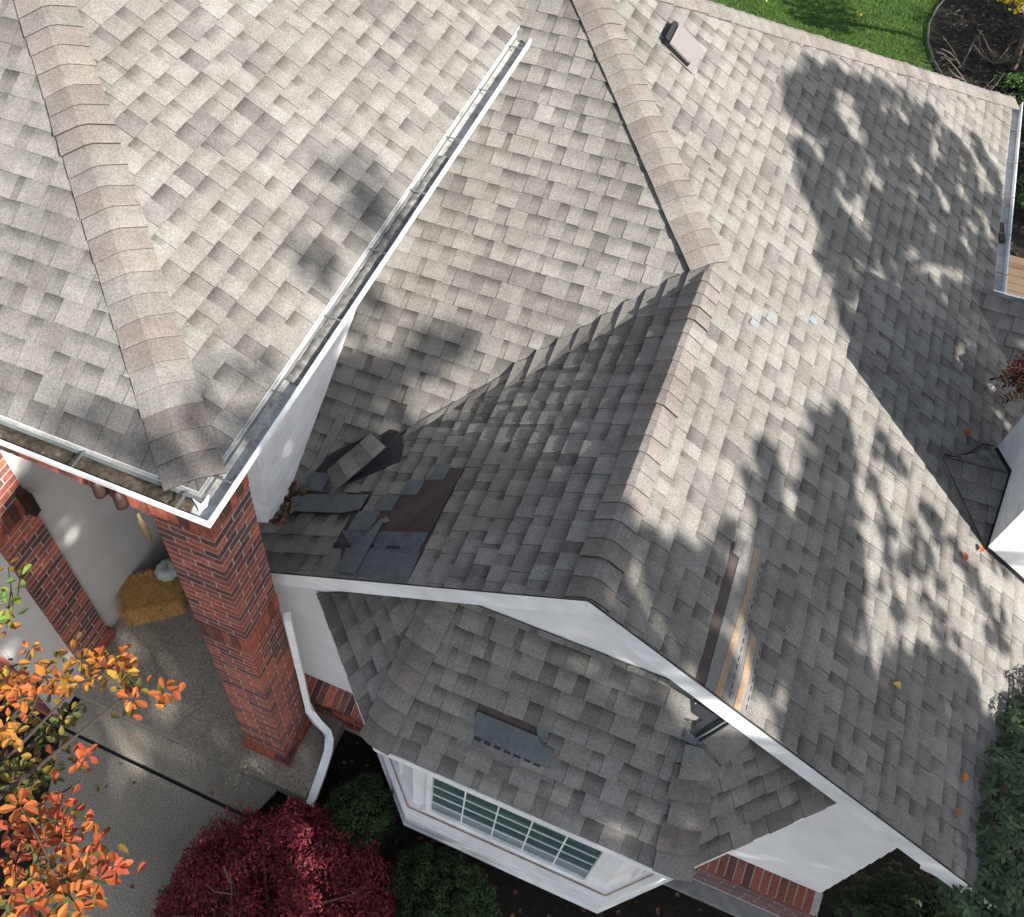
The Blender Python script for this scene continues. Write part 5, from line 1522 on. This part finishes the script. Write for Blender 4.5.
clA += shade_clumps([(-3.44, 9.4), (-3.2, 9.1), (-2.58, 8.58), (-3.07, 8.53), (-3.49, 8.31), (-3.58, 8.21), (-3.57, 9.03)], 60, 0.10, 26, seed=13, spread=0.7, dz=0.0)
clA += shade_clumps([(-0.5, 7.6), (-0.6, 5.8), (-1.2, 6.2), (-1.6, 6.9), (-2.0, 7.3), (-1.4, 7.6)], 42, 0.075, 14, seed=14, spread=0.6, dz=0.0)
clA += shade_clumps([(-3.95, 7.9), (-3.45, 7.85), (-3.2, 7.2), (-3.0, 6.3), (-3.6, 5.9), (-4.3, 6.8)], 110, 0.17, 80, seed=15, spread=0.7, dz=0.0)
clA += blobs([(-0.54, 7.47, 0.07), (-0.56, 7.2, 0.06), (-0.64, 6.82, 0.09), (-1.27, 7.07, 0.06), (-0.98, 7.5, 0.07), (-0.62, 6.43, 0.08), (-0.67, 6.11, 0.1), (-0.82, 5.91, 0.1)], dens=500, dz=0.0)
clA += shade_clumps([(-7.7, 8.4), (-7.6, 9.9), (-6.3, 10.3), (-5.6, 10.55), (-3.0, 10.55), (-2.98, 10.15), (-3.45, 9.75), (-3.7, 9.2), (-4.5, 8.9)], 160, 0.25, 170, seed=9, spread=0.8)
clA += blobs([(-3.6, 9.2, 0.35), (-4.0, 9.95, 0.33), (-3.3, 9.55, 0.25), (-2.72, 9.5, 0.18), (-2.95, 9.45, 0.15), (-4.15, 10.4, 0.2), (-3.25, 11.15, 0.12), (-4.9, 10.85, 0.2), (-5.5, 11.25, 0.12), (-4.4, 9.6, 0.35), (-3.26, 10.95, 0.06)])
clA += blobs([(-3.24, 11.31, 0.30), (-3.28, 10.98, 0.28), (-4.93, 11.04, 0.34), (-4.79, 10.7, 0.3), (-5.68, 11.38, 0.3), (-5.3, 11.16, 0.3), (-6.2, 11.4, 0.3), (-3.9, 11.2, 0.2)], dens=170)
shade_tree((9.6, -4.1, -0.03), clA, 'tall leafy tree off to the front right', 8.6)
polyC = [(-6.0, 3.0), (-6.0, 8.9), (-7.2, 8.6), (-8.6, 7.6), (-9.2, 6.0), (-9.0, 3.0)]
shade_tree((9.4, -7.4, -0.03), shade_clumps(polyC, 110, 0.45, 260, seed=3), 'leafy tree off to the front, farthest from the house', 7.8)
polyB = [(1.69, 9.36), (2.62, 8.98), (3.47, 8.04), (4.4, 6.9), (4.1, 6.2), (2.6, 5.0), (1.2, 5.0), (0.1, 6.6), (-0.15, 7.8), (0.21, 8.25), (0.67, 8.79)]
FLECK = [(4.21, 7.13), (3.92, 7.44), (3.91, 6.84), (3.27, 7.99), (1.79, 7.23), (1.57, 6.98), (1.36, 6.72), (1.53, 6.37), (1.0, 7.54), (1.98, 8.18), (1.21, 8.3), (2.4, 7.6), (2.9, 7.3), (3.3, 7.0), (2.1, 7.0), (3.5, 7.5), (2.7, 6.8), (0.7, 8.1), (2.2, 8.6), (1.1, 6.9)]
clB = shade_clumps(polyB, 560, 0.13, 52, seed=2, spread=0.9, dz=0.0, gaps=FLECK)
clB += blobs([(0.0, 6.0, 0.16), (0.25, 6.45, 0.14), (-0.15, 5.6, 0.16), (0.3, 5.6, 0.2)], dens=300)
shade_tree((9.7, 2.2, -0.03), clB, 'leafy tree off to the right, level with the back of the roof', 7.6)
polyD = [(6.4, 0.6), (6.4, 3.3), (8.0, 3.7), (10.5, 3.75), (13.5, 3.6), (14.0, 0.6)]
shade_tree((9.3, 10.0, -0.03), shade_clumps(polyD, 95, 0.42, 230, seed=4, spread=0.9), 'low spreading tree off to the right of the back yard', 3.4)
print('shingle objects', sum(1 for o in bpy.data.objects if o.name.startswith('shingle')), 'objects', len(bpy.data.objects))
